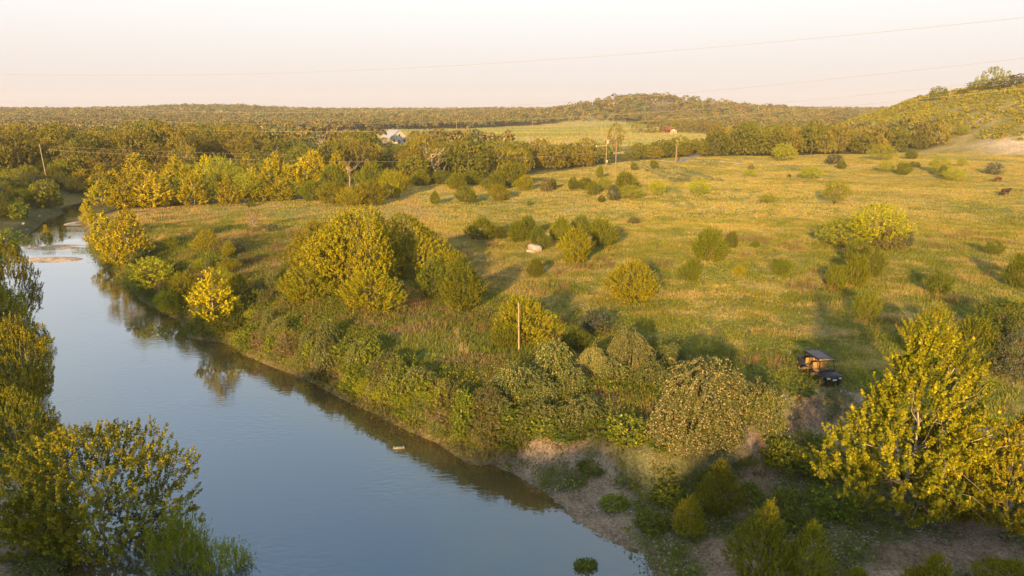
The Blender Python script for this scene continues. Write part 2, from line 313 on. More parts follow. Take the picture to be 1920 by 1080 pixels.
PROTO = {}
def proto(name, seed, H, W, wood, nl, r0, multi=1, thin=.35, top=.8, **kw):
    g, P = crown(seed, H, W, **kw)
    w = limbs(seed, H, P, nl, r0, multi=multi, thin=thin, top=top)
    vv = np.concatenate(g.v); H = float(np.percentile(vv[:, 2], 99.3)); W = float(np.percentile(np.hypot(vv[:, 0], vv[:, 1]), 96) * 2)
    PROTO.setdefault(name, []).append((g.mesh(name + '_crown', M['leaf'], colors=True), w.mesh(name + '_wood', wood, smooth=True), H, W))
for i in range(3):
    proto('syc_near', 10 + i, 9, 7, M['pale'], 22, .11, thin=.22, prof=pf_syc, nsh=1350, per=44, slen=.75, spread=.20, upw=.85, ll=.142, lw=.112, pal='syc', z0=.6, shell=.30, acc=.10, gap=.30, lobes=26, lamp=.5)
    proto('syc_wide', 16 + i, 8, 9.5, M['pale'], 20, .12, thin=.25, multi=3, prof=pf_round, nsh=1500, per=44, slen=.75, spread=.22, upw=.8, ll=.142, lw=.112, pal='syc', z0=.8, shell=.35, acc=.12, gap=.30, lobes=30, lamp=.55)
    proto('syc_mid', 20 + i, 8, 6, M['pale'], 12, .10, thin=.22, prof=pf_syc, nsh=420, per=20, slen=.9, spread=.28, upw=.9, ll=.27, lw=.22, pal='gold', z0=.2, shell=.4, acc=.10, gap=.3, lobes=14, lamp=.45)
    proto('oak', 30 + i, 10, 11, M['bark'], 22, .28, thin=.45, prof=pf_round, nsh=480, per=18, slen=.6, spread=.52, upw=.3, ll=.36, lw=.28, pal='oak', z0=1.0, shell=.55, lobes=22, lamp=.6, acc=.12, gap=.25)
    proto('oakgreen', 40 + i, 10, 10, M['bark'], 14, .25, prof=pf_round, nsh=420, per=15, slen=.7, spread=.58, upw=.3, ll=.44, lw=.34, pal='oakgreen', z0=.6, shell=.5, lobes=16, lamp=.45, acc=.08, gap=.2)
    proto('jun', 50 + i, 3, 3.6, M['stem'], 12, .08, multi=3, prof=pf_jun, nsh=820, per=22, slen=.62, spread=.11, upw=.8, ll=.17, lw=.05, pal='jun', z0=.03, shell=.5, acc=.07, align=.65, lamp=.6, lobes=16, gap=.22)
    proto('jund', 55 + i, 3, 3.4, M['stem'], 12, .08, multi=3, prof=pf_jun, nsh=740, per=21, slen=.58, spread=.12, upw=.75, ll=.17, lw=.05, pal='jund', z0=.03, shell=.45, acc=.10, align=.6, lamp=.6, lobes=16, gap=.22)
    proto('jung', 60 + i, 3.4, 4, M['stem'], 12, .09, multi=3, prof=pf_jun, nsh=860, per=22, slen=.62, spread=.12, upw=.7, ll=.18, lw=.055, pal='jung', z0=.03, shell=.45, acc=.09, align=.6, lamp=.6, lobes=18, gap=.22)
    proto('mesq', 70 + i, 3.4, 5, M['bark'], 16, .10, multi=3, prof=pf_umb, nsh=520, per=14, slen=.55, spread=.22, upw=.25, ll=.20, lw=.055, pal='mesq', z0=.4, shell=.35, acc=.08, gap=.25, lamp=.4, align=.3)
    proto('bank', 80 + i, 1.6, 2.0, M['stem'], 8, .04, multi=3, prof=pf_dome, nsh=240, per=14, slen=.38, spread=.16, upw=.5, ll=.14, lw=.085, pal='bank', z0=.02, shell=.35, acc=.07, lamp=.45)
    proto('vineg', 90 + i, 2.4, 3, M['stem'], 8, .06, multi=3, prof=pf_drape, outw=.5, nsh=420, per=44, slen=.95, spread=.11, upw=-.5, ll=.095, lw=.075, pal='vineg', z0=.1, shell=.6, acc=.16, lamp=.75, lobes=16, droop=.5, gap=.15)
for i in range(2):
    proto('vine', 100 + i, 4.6, 5.6, M['stem'], 10, .09, multi=3, prof=pf_drape, outw=.30, nsh=1300, per=60, slen=1.25, spread=.11, upw=-.8, ll=.095, lw=.075, pal='vine', z0=.16, shell=.84, lobes=26, acc=.16, lamp=.5, droop=.6, gap=.12)
    proto('will', 110 + i, 2.6, 2.2, M['stem'], 10, .05, multi=5, prof=pf_col, nsh=420, per=22, slen=.75, spread=.09, upw=1.5, ll=.14, lw=.028, pal='will', z0=.1, shell=.15, acc=.05, align=.8)
    proto('olive', 120 + i, 2, 2.6, M['stem'], 12, .05, multi=4, prof=pf_dome, nsh=300, per=13, slen=.4, spread=.16, upw=.5, ll=.13, lw=.06, pal='olive', z0=.05, shell=.35, acc=.1, lamp=.4)
    proto('grey', 125 + i, 1.6, 2.0, M['stem'], 10, .04, multi=4, prof=pf_dome, nsh=260, per=13, slen=.35, spread=.14, upw=.6, ll=.12, lw=.05, pal='grey', z0=.03, shell=.3, acc=.05, lamp=.4)
    proto('dry', 130 + i, 1.5, 1.7, M['dead'], 30, .04, multi=6, prof=pf_dome, nsh=110, per=9, slen=.5, spread=.12, upw=.9, ll=.17, lw=.022, pal='dry', z0=.03, shell=.2, align=.7)
    proto('weed', 140 + i, 1.1, 1.7, M['stem'], 6, .02, multi=4, prof=pf_dome, nsh=220, per=12, slen=.38, spread=.10, upw=1.0, ll=.13, lw=.05, pal='bank', z0=.02, shell=.1, align=.5, lamp=.5)
proto('bigoak', 150, 7, 10, M['bark'], 26, .32, prof=pf_dome, nsh=2300, per=20, slen=.42, spread=.30, upw=.4, ll=.17, lw=.12, pal='golden_oak', z0=.2, shell=.62, lobes=60, lamp=.42, acc=.08, gap=.2)
for i in range(3):
    g = Geo(); rng = np.random.default_rng(160 + i); H = 6.0
    tr = bent((0, 0, -.3), (rng.normal(0, .5), rng.normal(0, .4), H * .8), rng, 6, .04); tube(g, tr, .24 * np.linspace(1, .25, 6), 7)
    for k in range(11):
        a = rng.random() * 6.28; s_ = tr[rng.integers(1, 5)]; L = H * (.25 + .3 * rng.random()); e_ = s_ + np.array([math.cos(a) * L * .8, math.sin(a) * L * .8, L * (.35 + .6 * rng.random())])
        b = bent(s_, e_, rng, 5, .09); tube(g, b, np.linspace(.11, .03, 5), 5)
        for q in range(4):
            e2 = b[rng.integers(2, 5)] + rng.normal(0, .22 * L, 3) + np.array([0, 0, .15 * L]); tube(g, bent(b[rng.integers(1, 4)], e2, rng, 4, .1), np.linspace(.045, .018, 4), 4)
    PROTO.setdefault('dead', []).append((None, g.mesh('dead_wood', M['dead'], smooth=True), H, 5.0))

RND = random.Random(4)
def plant(kind, loc, W, H, label, cat, group=None, name=None, pn=('crown', 'trunk'), rz=None, vi=None):
    cm, wm, H0, W0 = PROTO[kind][(RND.randrange(99) if vi is None else vi) % len(PROTO[kind])]
    rz = RND.uniform(0, 6.28) if rz is None else rz
    sc = (W / W0, W / W0 * RND.uniform(.92, 1.08), H / H0)
    if cm is None:
        o = link(name, wm); o.location = loc; o.rotation_euler = (0, 0, rz); o.scale = sc; return tag(o, label, cat, group)
    e = bpy.data.objects.new(name, None); COL.objects.link(e); e.empty_display_size = .2
    e.location = loc; e.rotation_euler = (RND.uniform(-.03, .03), RND.uniform(-.03, .03), rz); e.scale = sc; tag(e, label, cat, group)
    link(pn[0], cm, e); link(pn[1], wm, e)
    return e
def pplant(kind, u, v, w, h, label, cat, name, group=None, **kw):
    """place by where its foot is seen and how wide and tall it looks"""
    P = at(u, v); s = mpp(P.y, P.z); W = w * s
    y = P.y + W * .34; x = P.x * y / P.y; z = hz(x, y)
    H = max(z_at(v - h, y) - z, .3 * h * s)
    W = w * mpp(y, z)
    sh = kind in ('jun', 'jund', 'jung', 'bank', 'vine', 'vineg', 'will', 'olive', 'grey', 'dry', 'weed')
    return plant(kind, (x, y, z - .03), W * 0.97, H, label, cat, group, name, pn=('foliage', 'stems') if sh else ('crown', 'trunk'), **kw)

# ------------------------------------------------------------------ ground
def axis(lo, hi, fine0, fine1, step, g=1.07, mx=60.):
    a = list(np.arange(fine0, fine1 + 1e-6, step)); s = step
    while a[-1] < hi: s = min(s * g, mx); a.append(a[-1] + s)
    s = step; b = [fine0]
    while b[-1] > lo: s = min(s * g, mx); b.append(b[-1] - s)
    return np.array(b[:0:-1] + a)
xs = axis(-1800, 1800, -75, 48, .45, 1.05, 60); ys = axis(-420, 2150, 12, 118, .45, 1.035, 60)
GX, GY = np.meshgrid(xs, ys); gx, gy = GX.ravel(), GY.ravel(); gz = height(gx, gy)

FIELDS = [[on_plane(u, v, 0) for u, v in q] for q in (
    [(560, 273), (560, 247), (850, 242), (1100, 236), (1240, 240), (1345, 250), (1345, 262), (1330, 285), (1100, 290), (900, 272)],)]
PASTURE = [on_plane(u, v, 0) for u, v in [(200, 398), (300, 388), (600, 376), (760, 352), (800, 350), (1000, 330), (1190, 305), (1340, 296), (1500, 292), (1720, 284), (1900, 278), (2300, 285), (2600, 500), (2200, 900), (1400, 800), (900, 600), (500, 560), (420, 500)]]
TRACKS = [[on_plane(u, v, 0) for u, v in q] for q in ([(1335, 305), (1300, 320), (1268, 340), (1252, 362), (1258, 378), (1275, 390)], [(1345, 305), (1312, 321), (1282, 341), (1266, 358), (1275, 372), (1300, 388)],
    [(1200, 328), (1212, 340)], [(870, 655), (855, 625), (862, 605)], [(740, 352), (800, 420), (860, 450), (1000, 560)])]
def line_d(x, y, pts):
    best = np.full(np.shape(x), 1e9)
    for (ax, ay), (bx, by) in zip(pts[:-1], pts[1:]):
        ex, ey = bx - ax, by - ay; t = np.clip(((x - ax) * ex + (y - ay) * ey) / (ex * ex + ey * ey), 0, 1); best = np.minimum(best, np.hypot(x - ax - t * ex, y - ay - t * ey))
    return best
def mixc(a, b, t): return a * (1 - t[:, None]) + np.asarray(b)[None] * t[:, None]
def ground_colour(x, y, z=None):
    z = height(x, y) if z is None else z
    n1 = fbm(x / 14., y / 9., 31, 4); n2 = fbm(x / 3., y / 2.2, 41, 3); n3 = fbm(x / 45., y / 28., 51, 3)
    c = np.tile(np.array([[.190, .175, .036]]), (len(x), 1))
    c = mixc(c, (.140, .142, .028), sstep(.50, .64, n1) * .9)
    c = mixc(c, (.330, .260, .085), sstep(.50, .64, n2 * .5 + n3 * .5) * .85)
    c = mixc(c, (.36, .25, .10), sstep(.60, .75, fbm(x / 6., y / 4., 61, 3)) * .6)
    c = mixc(c, (.32, .275, .082), sstep(70, 130, y) * (.35 + .55 * sstep(.38, .55, fbm(x / 20., y / 12., 33, 4))))
    c = mixc(c, (.18, .185, .040), sstep(.50, .64, fbm(x / 17., y / 9., 35, 4)) * .7)
    n4 = fbm(x / 1.7, y / 1.7, 121, 3); c = mixc(c, (.125, .145, .024), sstep(.56, .66, n4) * .5); c = mixc(c, (.34, .26, .10), sstep(.44, .34, n4) * .5)
    sd, idx = poly_sd(x, y, RIV); left = idx >= NR
    # rough tangle next to the creek, with rusty dead grass
    bk = sstep(24, 8, sd + (n1 - .5) * 14) * (y > 20)
    c = mixc(c, (.125, .135, .028), bk * .8); c = mixc(c, (.20, .140, .070), bk * sstep(.54, .64, n2 * .6 + n1 * .4) * .8)
    c = mixc(c, (.34, .24, .10), sstep(26, 12, sd) * sstep(55, 100, y) * sstep(.42, .6, n2) * .8)
    # bare soil on steep bank, gravel lowland
    ls, _ = poly_sd(x, y, LOW); low = (~left) & (sd > 0) & (y < 42)
    soil = sstep(2.6, .9, ls + (n2 - .5) * 2.0) * low
    c = mixc(c, (.25, .178, .118), soil * .95)
    c = mixc(c, (.36, .27, .19), soil * sstep(.52, .7, fbm(x / .9, y / .9, 71, 3)) * .8)
    edge = soil * sstep(-1.8, -.2, ls) * sstep(1.9, .6, ls); c = mixc(c, (.43, .33, .23), edge * .7)
    c = mixc(c, (.085, .11, .03), soil * sstep(.44, .54, fbm(x / 2.4, y / 2.4, 81, 3)) * .8)
    pathd = line_d(x, y, [on_plane(u, v, -.8) for u, v in [(1400, 905), (1430, 850), (1480, 800), (1520, 770)]]); c = mixc(c, (.38, .26, .18), sstep(1.3, .5, pathd + (n2 - .5)) * .85)
    c = mixc(c, (.22, .15, .10), sstep(1.0, .1, sd) * (sd > -.2) * .7)
    # rocky left bank
    c = mixc(c, (.30, .24, .19), left * (sd > 0) * sstep(7, 2, sd) * sstep(.45, .6, n2) * .9)
    for q in TRACKS[:2]: c = mixc(c, (.16, .17, .05), sstep(.9, .3, line_d(x, y, q)) * .6)
    for q in TRACKS[2:4]: c = mixc(c, (.40, .32, .16), sstep(.3, .05, line_d(x, y, q) + (n2 - .5) * .5) * .6)
    c = mixc(c, (.34, .25, .09), sstep(3.5, .8, line_d(x, y, TRACKS[4])) * .55)
    td = line_d(x, y, [on_plane(u, v, 0) for u, v in [(1240, 304), (1340, 303), (1420, 308), (1640, 311)]]); c = mixc(c, (.48, .38, .25), sstep(1.4, .5, td) * .9)
    # beyond the pasture: woodland floor, hay fields, limestone hillside
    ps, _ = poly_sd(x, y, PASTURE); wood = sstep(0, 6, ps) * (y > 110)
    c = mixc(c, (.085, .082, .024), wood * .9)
    fs, _ = poly_sd(x, y, FIELDS[0]); f = sstep(3, -3, fs)
    c = mixc(c, (.34, .30, .11), f); c = mixc(c, (.22, .25, .06), f * sstep(.5, .56, fbm(x / 160., y / 40., 91, 3)) * .8)
    hill = sstep(2, 7, z) * (x > 120) * (y < 700) * (y > 150)
    rk = fbm(x / 9., z / 2.0 + y / 30., 101, 4)
    c = mixc(c, (.22, .19, .045), hill); c = mixc(c, (.42, .33, .20), hill * sstep(.58, .66, rk) * .8)
    rd = np.exp(-(((x - 212) / 14) ** 2 + ((y - 285) / 16) ** 2)) + np.exp(-(((x - 245) / 34) ** 2 + ((y - 268) / 10) ** 2)); c = mixc(c, (.50, .42, .33), np.clip(rd * 1.3 * sstep(.35, .5, rk), 0, .9))
    hc = sstep(10, 25, z) * (y > 800) * sstep(.58, .64, fbm(x / 70., y / 50., 111, 3)); c = mixc(c, (.27, .20, .09), hc)
    bed = sd < -.15; inb = np.zeros(len(x), bool) | (z > WATER - .05)
    c[bed] = (.13, .10, .05); c[bed & inb] = (.50, .38, .27)
    return c, sd, left, ls, soil
gc, gsd, gleft, gls, gsoil = ground_colour(gx, gy, gz)
me = bpy.data.meshes.new('ground'); nx, ny = len(xs), len(ys)
me.vertices.add(nx * ny); me.vertices.foreach_set('co', np.stack([gx, gy, gz], 1).astype(np.float32).ravel())
i = (np.arange(ny - 1)[:, None] * nx + np.arange(nx - 1)[None]).ravel(); fq = np.stack([i, i + 1, i + nx + 1, i + nx], 1)
me.loops.add(fq.size); me.loops.foreach_set('vertex_index', fq.astype(np.int32).ravel()); me.polygons.add(len(fq)); me.polygons.foreach_set('loop_start', (np.arange(len(fq)) * 4).astype(np.int32))
a = me.attributes.new('Col', 'FLOAT_COLOR', 'POINT'); a.data.foreach_set('color', np.concatenate([gc, np.ones((len(gc), 1))], 1).astype(np.float32).ravel())
me.update(calc_edges=True); me.polygons.foreach_set('use_smooth', np.ones(len(fq), bool))
gm = bpy.data.materials.new('grass_and_soil'); gm.use_nodes = True; t = gm.node_tree; p = t.nodes['Principled BSDF']; p.inputs['Roughness'].default_value = .95; p.inputs['Specular IOR Level'].default_value = .1
at_ = t.nodes.new('ShaderNodeAttribute'); at_.attribute_name = 'Col'; co = t.nodes.new('ShaderNodeTexCoord')
n1 = t.nodes.new('ShaderNodeTexNoise'); n1.inputs['Scale'].default_value = 1.3; n1.inputs['Detail'].default_value = 8; n1.inputs['Roughness'].default_value = .7
n2 = t.nodes.new('ShaderNodeTexNoise'); n2.inputs['Scale'].default_value = .22; n2.inputs['Detail'].default_value = 6
for n in (n1, n2): t.links.new(co.outputs['Object'], n.inputs['Vector'])
mr = t.nodes.new('ShaderNodeMapRange'); mr.inputs['From Min'].default_value = .3; mr.inputs['From Max'].default_value = .7; mr.inputs['To Min'].default_value = .55; mr.inputs['To Max'].default_value = 1.4
mr2 = t.nodes.new('ShaderNodeMapRange'); mr2.inputs['From Min'].default_value = .3; mr2.inputs['From Max'].default_value = .7; mr2.inputs['To Min'].default_value = .8; mr2.inputs['To Max'].default_value = 1.2
t.links.new(n1.outputs['Fac'], mr.inputs['Value']); t.links.new(n2.outputs['Fac'], mr2.inputs['Value'])
mm = t.nodes.new('ShaderNodeMath'); mm.operation = 'MULTIPLY'; t.links.new(mr.outputs[0], mm.inputs[0]); t.links.new(mr2.outputs[0], mm.inputs[1])
n3 = t.nodes.new('ShaderNodeTexNoise'); n3.inputs['Scale'].default_value = 7; n3.inputs['Detail'].default_value = 6; n3.inputs['Roughness'].default_value = .8; t.links.new(co.outputs['Object'], n3.inputs['Vector'])
mr3 = t.nodes.new('ShaderNodeMapRange'); mr3.inputs['From Min'].default_value = .38; mr3.inputs['From Max'].default_value = .62; mr3.inputs['To Min'].default_value = .55; mr3.inputs['To Max'].default_value = 1.4; t.links.new(n3.outputs['Fac'], mr3.inputs['Value'])
mm0 = mm; mm = t.nodes.new('ShaderNodeMath'); mm.operation = 'MULTIPLY'; t.links.new(mm0.outputs[0], mm.inputs[0]); t.links.new(mr3.outputs[0], mm.inputs[1])
vm = t.nodes.new('ShaderNodeVectorMath'); vm.operation = 'SCALE'; t.links.new(at_.outputs['Color'], vm.inputs[0]); t.links.new(mm.outputs[0], vm.inputs['Scale']); t.links.new(vm.outputs[0], p.inputs['Base Color'])
bp = t.nodes.new('ShaderNodeBump'); bp.inputs['Strength'].default_value = .9; bp.inputs['Distance'].default_value = .35; t.links.new(n1.outputs['Fac'], bp.inputs['Height']); t.links.new(bp.outputs[0], p.inputs['Normal'])
me.materials.append(gm); tag(link('ground', me), 'rolling grassy creek-side pasture and wooded hills', 'ground', kind='structure')

# creek water
wx = np.arange(-150, 40, 1.0); wy = np.arange(-60, 200, 1.0); WX, WY = np.meshgrid(wx, wy); wxr, wyr = WX.ravel(), WY.ravel(); wd = WATER - height(wxr, wyr)
me = bpy.data.meshes.new('creek_water'); nx, ny = len(wx), len(wy)
me.vertices.add(nx * ny); me.vertices.foreach_set('co', np.stack([wxr, wyr, np.full(len(wxr), WATER)], 1).astype(np.float32).ravel())
i = (np.arange(ny - 1)[:, None] * nx + np.arange(nx - 1)[None]).ravel(); fq = np.stack([i, i + 1, i + nx + 1, i + nx], 1)
keep = (wd[fq] > -.6).any(1); fq = fq[keep]
me.loops.add(fq.size); me.loops.foreach_set('vertex_index', fq.astype(np.int32).ravel()); me.polygons.add(len(fq)); me.polygons.foreach_set('loop_start', (np.arange(len(fq)) * 4).astype(np.int32))
a = me.attributes.new('depth', 'FLOAT', 'POINT'); a.data.foreach_set('value', wd.astype(np.float32)); me.update(calc_edges=True)
wm_ = bpy.data.materials.new('creek_water'); wm_.use_nodes = True; t = wm_.node_tree; t.nodes.clear(); out = t.nodes.new('ShaderNodeOutputMaterial')
at_ = t.nodes.new('ShaderNodeAttribute'); at_.attribute_name = 'depth'; r = t.nodes.new('ShaderNodeValToRGB'); e = r.color_ramp.elements
e[0].position = .15; e[0].color = (.085, .060, .022, 1); e[1].position = 1.0; e[1].color = (.022, .038, .056, 1); q = e.new(.5); q.color = (.050, .055, .030, 1)
co = t.nodes.new('ShaderNodeTexCoord'); nn = t.nodes.new('ShaderNodeTexNoise'); nn.inputs['Scale'].default_value = .35; nn.inputs['Detail'].default_value = 5
ad = t.nodes.new('ShaderNodeMath'); ad.operation = 'MULTIPLY_ADD'; ad.inputs[1].default_value = .8; t.links.new(co.outputs['Object'], nn.inputs['Vector']); t.links.new(nn.outputs['Fac'], ad.inputs[0])
m2 = t.nodes.new('ShaderNodeMath'); m2.operation = 'SUBTRACT'; m2.inputs[1].default_value = .42; t.links.new(at_.outputs['Fac'], m2.inputs[0]); t.links.new(m2.outputs[0], ad.inputs[2]); t.links.new(ad.outputs[0], r.inputs[0])
df = t.nodes.new('ShaderNodeBsdfDiffuse'); t.links.new(r.outputs[0], df.inputs[0]); gl = t.nodes.new('ShaderNodeBsdfGlossy'); gl.inputs['Roughness'].default_value = .03; gl.inputs['Color'].default_value = (.92, .96, 1, 1)
nw = t.nodes.new('ShaderNodeTexNoise'); nw.inputs['Scale'].default_value = 1.6; nw.inputs['Detail'].default_value = 3; mp = t.nodes.new('ShaderNodeMapping'); mp.inputs['Scale'].default_value = (1, 2.2, 1)
t.links.new(co.outputs['Object'], mp.inputs[0]); t.links.new(mp.outputs[0], nw.inputs['Vector']); bw = t.nodes.new('ShaderNodeBump'); bw.inputs['Strength'].default_value = .2; bw.inputs['Distance'].default_value = .03
np_ = t.nodes.new('ShaderNodeTexNoise'); np_.inputs['Scale'].default_value = .09; np_.inputs['Detail'].default_value = 3; t.links.new(mp.outputs[0], np_.inputs['Vector']); mrp = t.nodes.new('ShaderNodeMapRange'); mrp.inputs['From Min'].default_value = .42; mrp.inputs['From Max'].default_value = .62; mrp.inputs['To Min'].default_value = .06; mrp.inputs['To Max'].default_value = .55; t.links.new(np_.outputs['Fac'], mrp.inputs['Value']); t.links.new(mrp.outputs[0], bw.inputs['Strength'])
t.links.new(nw.outputs['Fac'], bw.inputs['Height']); t.links.new(bw.outputs[0], gl.inputs['Normal'])
fr = t.nodes.new('ShaderNodeFresnel'); fr.inputs['IOR'].default_value = 1.9; t.links.new(bw.outputs[0], fr.inputs['Normal'])
fm = t.nodes.new('ShaderNodeMath'); fm.operation = 'MULTIPLY'; fm.inputs[1].default_value = 1.55; fm.use_clamp = True; t.links.new(fr.outputs[0], fm.inputs[0]); ms = t.nodes.new('ShaderNodeMixShader'); t.links.new(fm.outputs[0], ms.inputs[0]); t.links.new(df.outputs[0], ms.inputs[1]); t.links.new(gl.outputs[0], ms.inputs[2]); t.links.new(ms.outputs[0], out.inputs[0])
me.materials.append(wm_); tag(link('creek_water', me), 'calm blue creek reflecting the sky', 'water', kind='structure')

# paved lane leaving the pasture on the far side
rp_ = [(1272, 303), (1290, 297), (1303, 291), (1316, 287.5), (1332, 285.5)]; g = Geo(); L_, R_ = [], []
for k, (u, v) in enumerate(rp_):
    a = at(u - (9 if k else 6), v - .3); b = at(u + 9 + 3 * (2 - abs(k - 2)), v + .6 * (k < 2)); L_.append((a.x, a.y)); R_.append((b.x, b.y))
pts = []
for (a, b) in zip(L_, R_):
    for s in np.linspace(0, 1, 4): x, y = a[0] + (b[0] - a[0]) * s, a[1] + (b[1] - a[1]) * s; pts.append((x, y, hz(x, y) + .12))
fs = [[r * 4 + c, r * 4 + c + 1, r * 4 + c + 5, r * 4 + c + 4] for r in range(len(rp_) - 1) for c in range(3)]
g.add(pts, fs); tag(link('road', g.mesh('road', noisy('worn_asphalt', (.16, .15, .15), (.22, .20, .19), 1, .9))), 'grey lane running off between the far trees', 'road', kind='structure')

# ------------------------------------------------------------------ grass, weeds (nobody could count them)
rng = np.random.default_rng(77)
def scatter(n, d0, d1, pw=1.0, ang=.80):
    """points spread over the ground the camera overlooks, from d0 to d1 metres out"""
    d = (d0 ** (2 * pw) + (d1 ** (2 * pw) - d0 ** (2 * pw)) * rng.random(n)) ** (1 / (2 * pw)); x = (rng.random(n) * 2 - 1) * ang * d; return x, d
def tufts(name, x, y, hgt, wid, nb, col, label, cat, lean=.35, colj=.25):
    z = height(x, y); n = len(x); B = np.repeat(np.stack([x, y, z], 1), nb, 0); m = n * nb
    hh = np.repeat(hgt, nb) * (.6 + .7 * rng.random(m)); off = rng.normal(0, 1, (m, 3)); off[:, 2] = 0; off *= (hh * .28)[:, None]
    D = np.stack([rng.normal(0, lean, m), rng.normal(0, lean, m), np.ones(m)], 1); D = unit(D); a = rng.random(m) * math.pi; S = np.stack([np.cos(a), np.sin(a), 0 * a], 1); w = (np.repeat(wid, nb) * (.6 + .8 * rng.random(m)))[:, None]
    b = B + off; b[:, 2] -= .04; v = np.stack([b - S * w * .5, b + S * w * .5, b + D * hh[:, None]], 1).reshape(-1, 3)
    c = np.repeat(col, nb, 0) * (1 - colj + 2 * colj * rng.random((m, 1))) * (1 + .12 * rng.normal(0, 1, (m, 3)))
    g = Geo().add(v, np.arange(3 * m).reshape(m, 3), np.clip(c, .005, .8)); o = link(name, g.mesh(name, M['grass'], colors=True)); return tag(o, label, cat, kind='stuff')
def grassfilter(x, y):
    c, sd, left, ls, soil = ground_colour(x, y); ok = (sd > .3) & (soil * (1 - .0) < .5 + .4 * rng.random(len(x))); return ok, c, sd
x, y = scatter(150000, 30, 110); ok, c, sd = grassfilter(x, y); x, y, c, sd = x[ok], y[ok], c[ok], sd[ok]
tufts('pasture_grass', x, y, .12 + .42 * fbm(x / 3, y / 3, 7, 3) ** 1.5 + .18 * sstep(20, 6, sd), .04 + .03 * rng.random(len(x)), 5, c * 1.3, 'short green and straw grass over the near pasture', 'grass')
x, y = scatter(430000, 100, 300, .8); ps, _ = poly_sd(x, y, PASTURE); ok, c, sd = grassfilter(x, y); ok &= (ps < 2); x, y, c = x[ok], y[ok], c[ok]
tufts('distant_grass', x, y, .08 + .30 * fbm(x / 5, y / 5, 8, 3), .08 + .10 * rng.random(len(x)), 3, c * 1.3, colj=.15, label='sunlit golden grass across the far pasture', cat='grass')
x = rng.uniform(-260, 330, 90000); y = rng.uniform(250, 860, 90000); fs, _ = poly_sd(x, y, FIELDS[0]); m = fs < 0; x, y = x[m], y[m]; c = ground_colour(x, y)[0]
tufts('hay_grass', x, y, .35 + .3 * rng.random(len(x)), .7 + .6 * rng.random(len(x)), 3, c * 1.0, colj=.12, label='pale golden hay grass in the far field', cat='grass')
# rusty bunch grass and green weeds along the creek and in the near pasture
x, y = scatter(15000, 30, 100); c, sd, left, ls, soil = ground_colour(x, y); n = fbm(x / 5, y / 5, 141, 3); m = (sd > .8) & (((sd < 24) & (n > .56)) | (n > .655)) & (soil < .4) & (~left); x, y = x[m], y[m]
m = rng.random(len(x)) < .42; x, y = x[m], y[m]
tufts('rusty_bunch_grass', x, y, .55 + .4 * rng.random(len(x)), .035 + .02 * rng.random(len(x)), 16, np.tile([[.24, .160, .080]], (len(x), 1)), 'tall rusty brown bunch grass standing in the tangle by the creek', 'grass', lean=.22)
x, y = scatter(85000, 24, 105); sd, idx = poly_sd(x, y, RIV); n = fbm(x / 4, y / 4, 151, 3); m = (sd > -.25) & (sd < 22) & (n < .54 + .4 * (sd < 4)) & (rng.random(len(x)) < .5 + .5 * (sd < 6)); ls, _ = poly_sd(x, y, LOW); m &= (ls > .3) | (fbm(x / 2.4, y / 2.4, 81, 3) > .45) | (y > 42); x, y, sd, ls = x[m], y[m], sd[m], ls[m]
n = len(x); z = height(x, y); per = 12; s_ = (.3 + .45 * rng.random(n)) * (1 + 1.0 * sstep(6, 1, sd) * (ls > 1.5) * rng.random(n))
C = np.repeat(np.stack([x, y, z], 1), per, 0) + rng.normal(0, 1, (n * per, 3)) * np.repeat(s_, per)[:, None] * np.array([.35, .35, 0]); C[:, 2] += np.repeat(s_, per) * rng.random(n * per) ** .6
k = len(C); g = Geo(); cards(g, C, rng.normal(0, 1, (k, 3)) + [0, 0, .8], rng.normal(0, .6, (k, 3)) + [0, 0, .6], .09 + .12 * rng.random(k), .04 + .06 * rng.random(k), leafcols(rng, k, 'bank', .05, np.clip(np.repeat(rng.random(n), per) * .7 + .3 * rng.random(k), 0, 1)))
tag(link('creekside_weeds', g.mesh('creekside_weeds', M['grass'], colors=True)), 'low leafy green weeds covering the creek bank', 'weeds', kind='stuff')
# low scrub all over the right-hand hill
def scrub(name, x, y, s_, pal, label, cat, per=26, lf=.5):
    n = len(x); z = height(x, y); S = np.repeat(s_, per); dirs = unit(rng.normal(0, 1, (n * per, 3))); dirs[:, 2] = np.abs(dirs[:, 2])
    C = np.repeat(np.stack([x, y, z], 1), per, 0) + dirs * (S * (.5 + .5 * rng.random(n * per)))[:, None] * np.array([1, 1, .8]); k = len(C); g = Geo()
    cards(g, C, rng.normal(0, 1, (k, 3)), dirs + rng.normal(0, .4, (k, 3)), S * lf, S * lf * .75, leafcols(rng, k, pal, .06, np.clip(np.repeat(rng.random(n), per) * .7 + .3 * rng.random(k), 0, 1)))
    return tag(link(name, g.mesh(name, M['far'], colors=True)), label, cat, kind='stuff')
n = 34000; x = 150 + 330 * rng.random(n); y = 215 + 300 * rng.random(n); z = height(x, y); m = (z > 4.5 + 3 * fbm(x / 20, y / 20, 5, 2)) & (fbm(x / 16, y / 16, 161, 3) > .30); x, y = x[m], y[m]
scrub('hillside_scrub', x, y, .55 + 1.3 * rng.random(len(x)) ** 2, 'jung', 'low yellow green scrub dotted over the right hillside', 'scrub', 20)

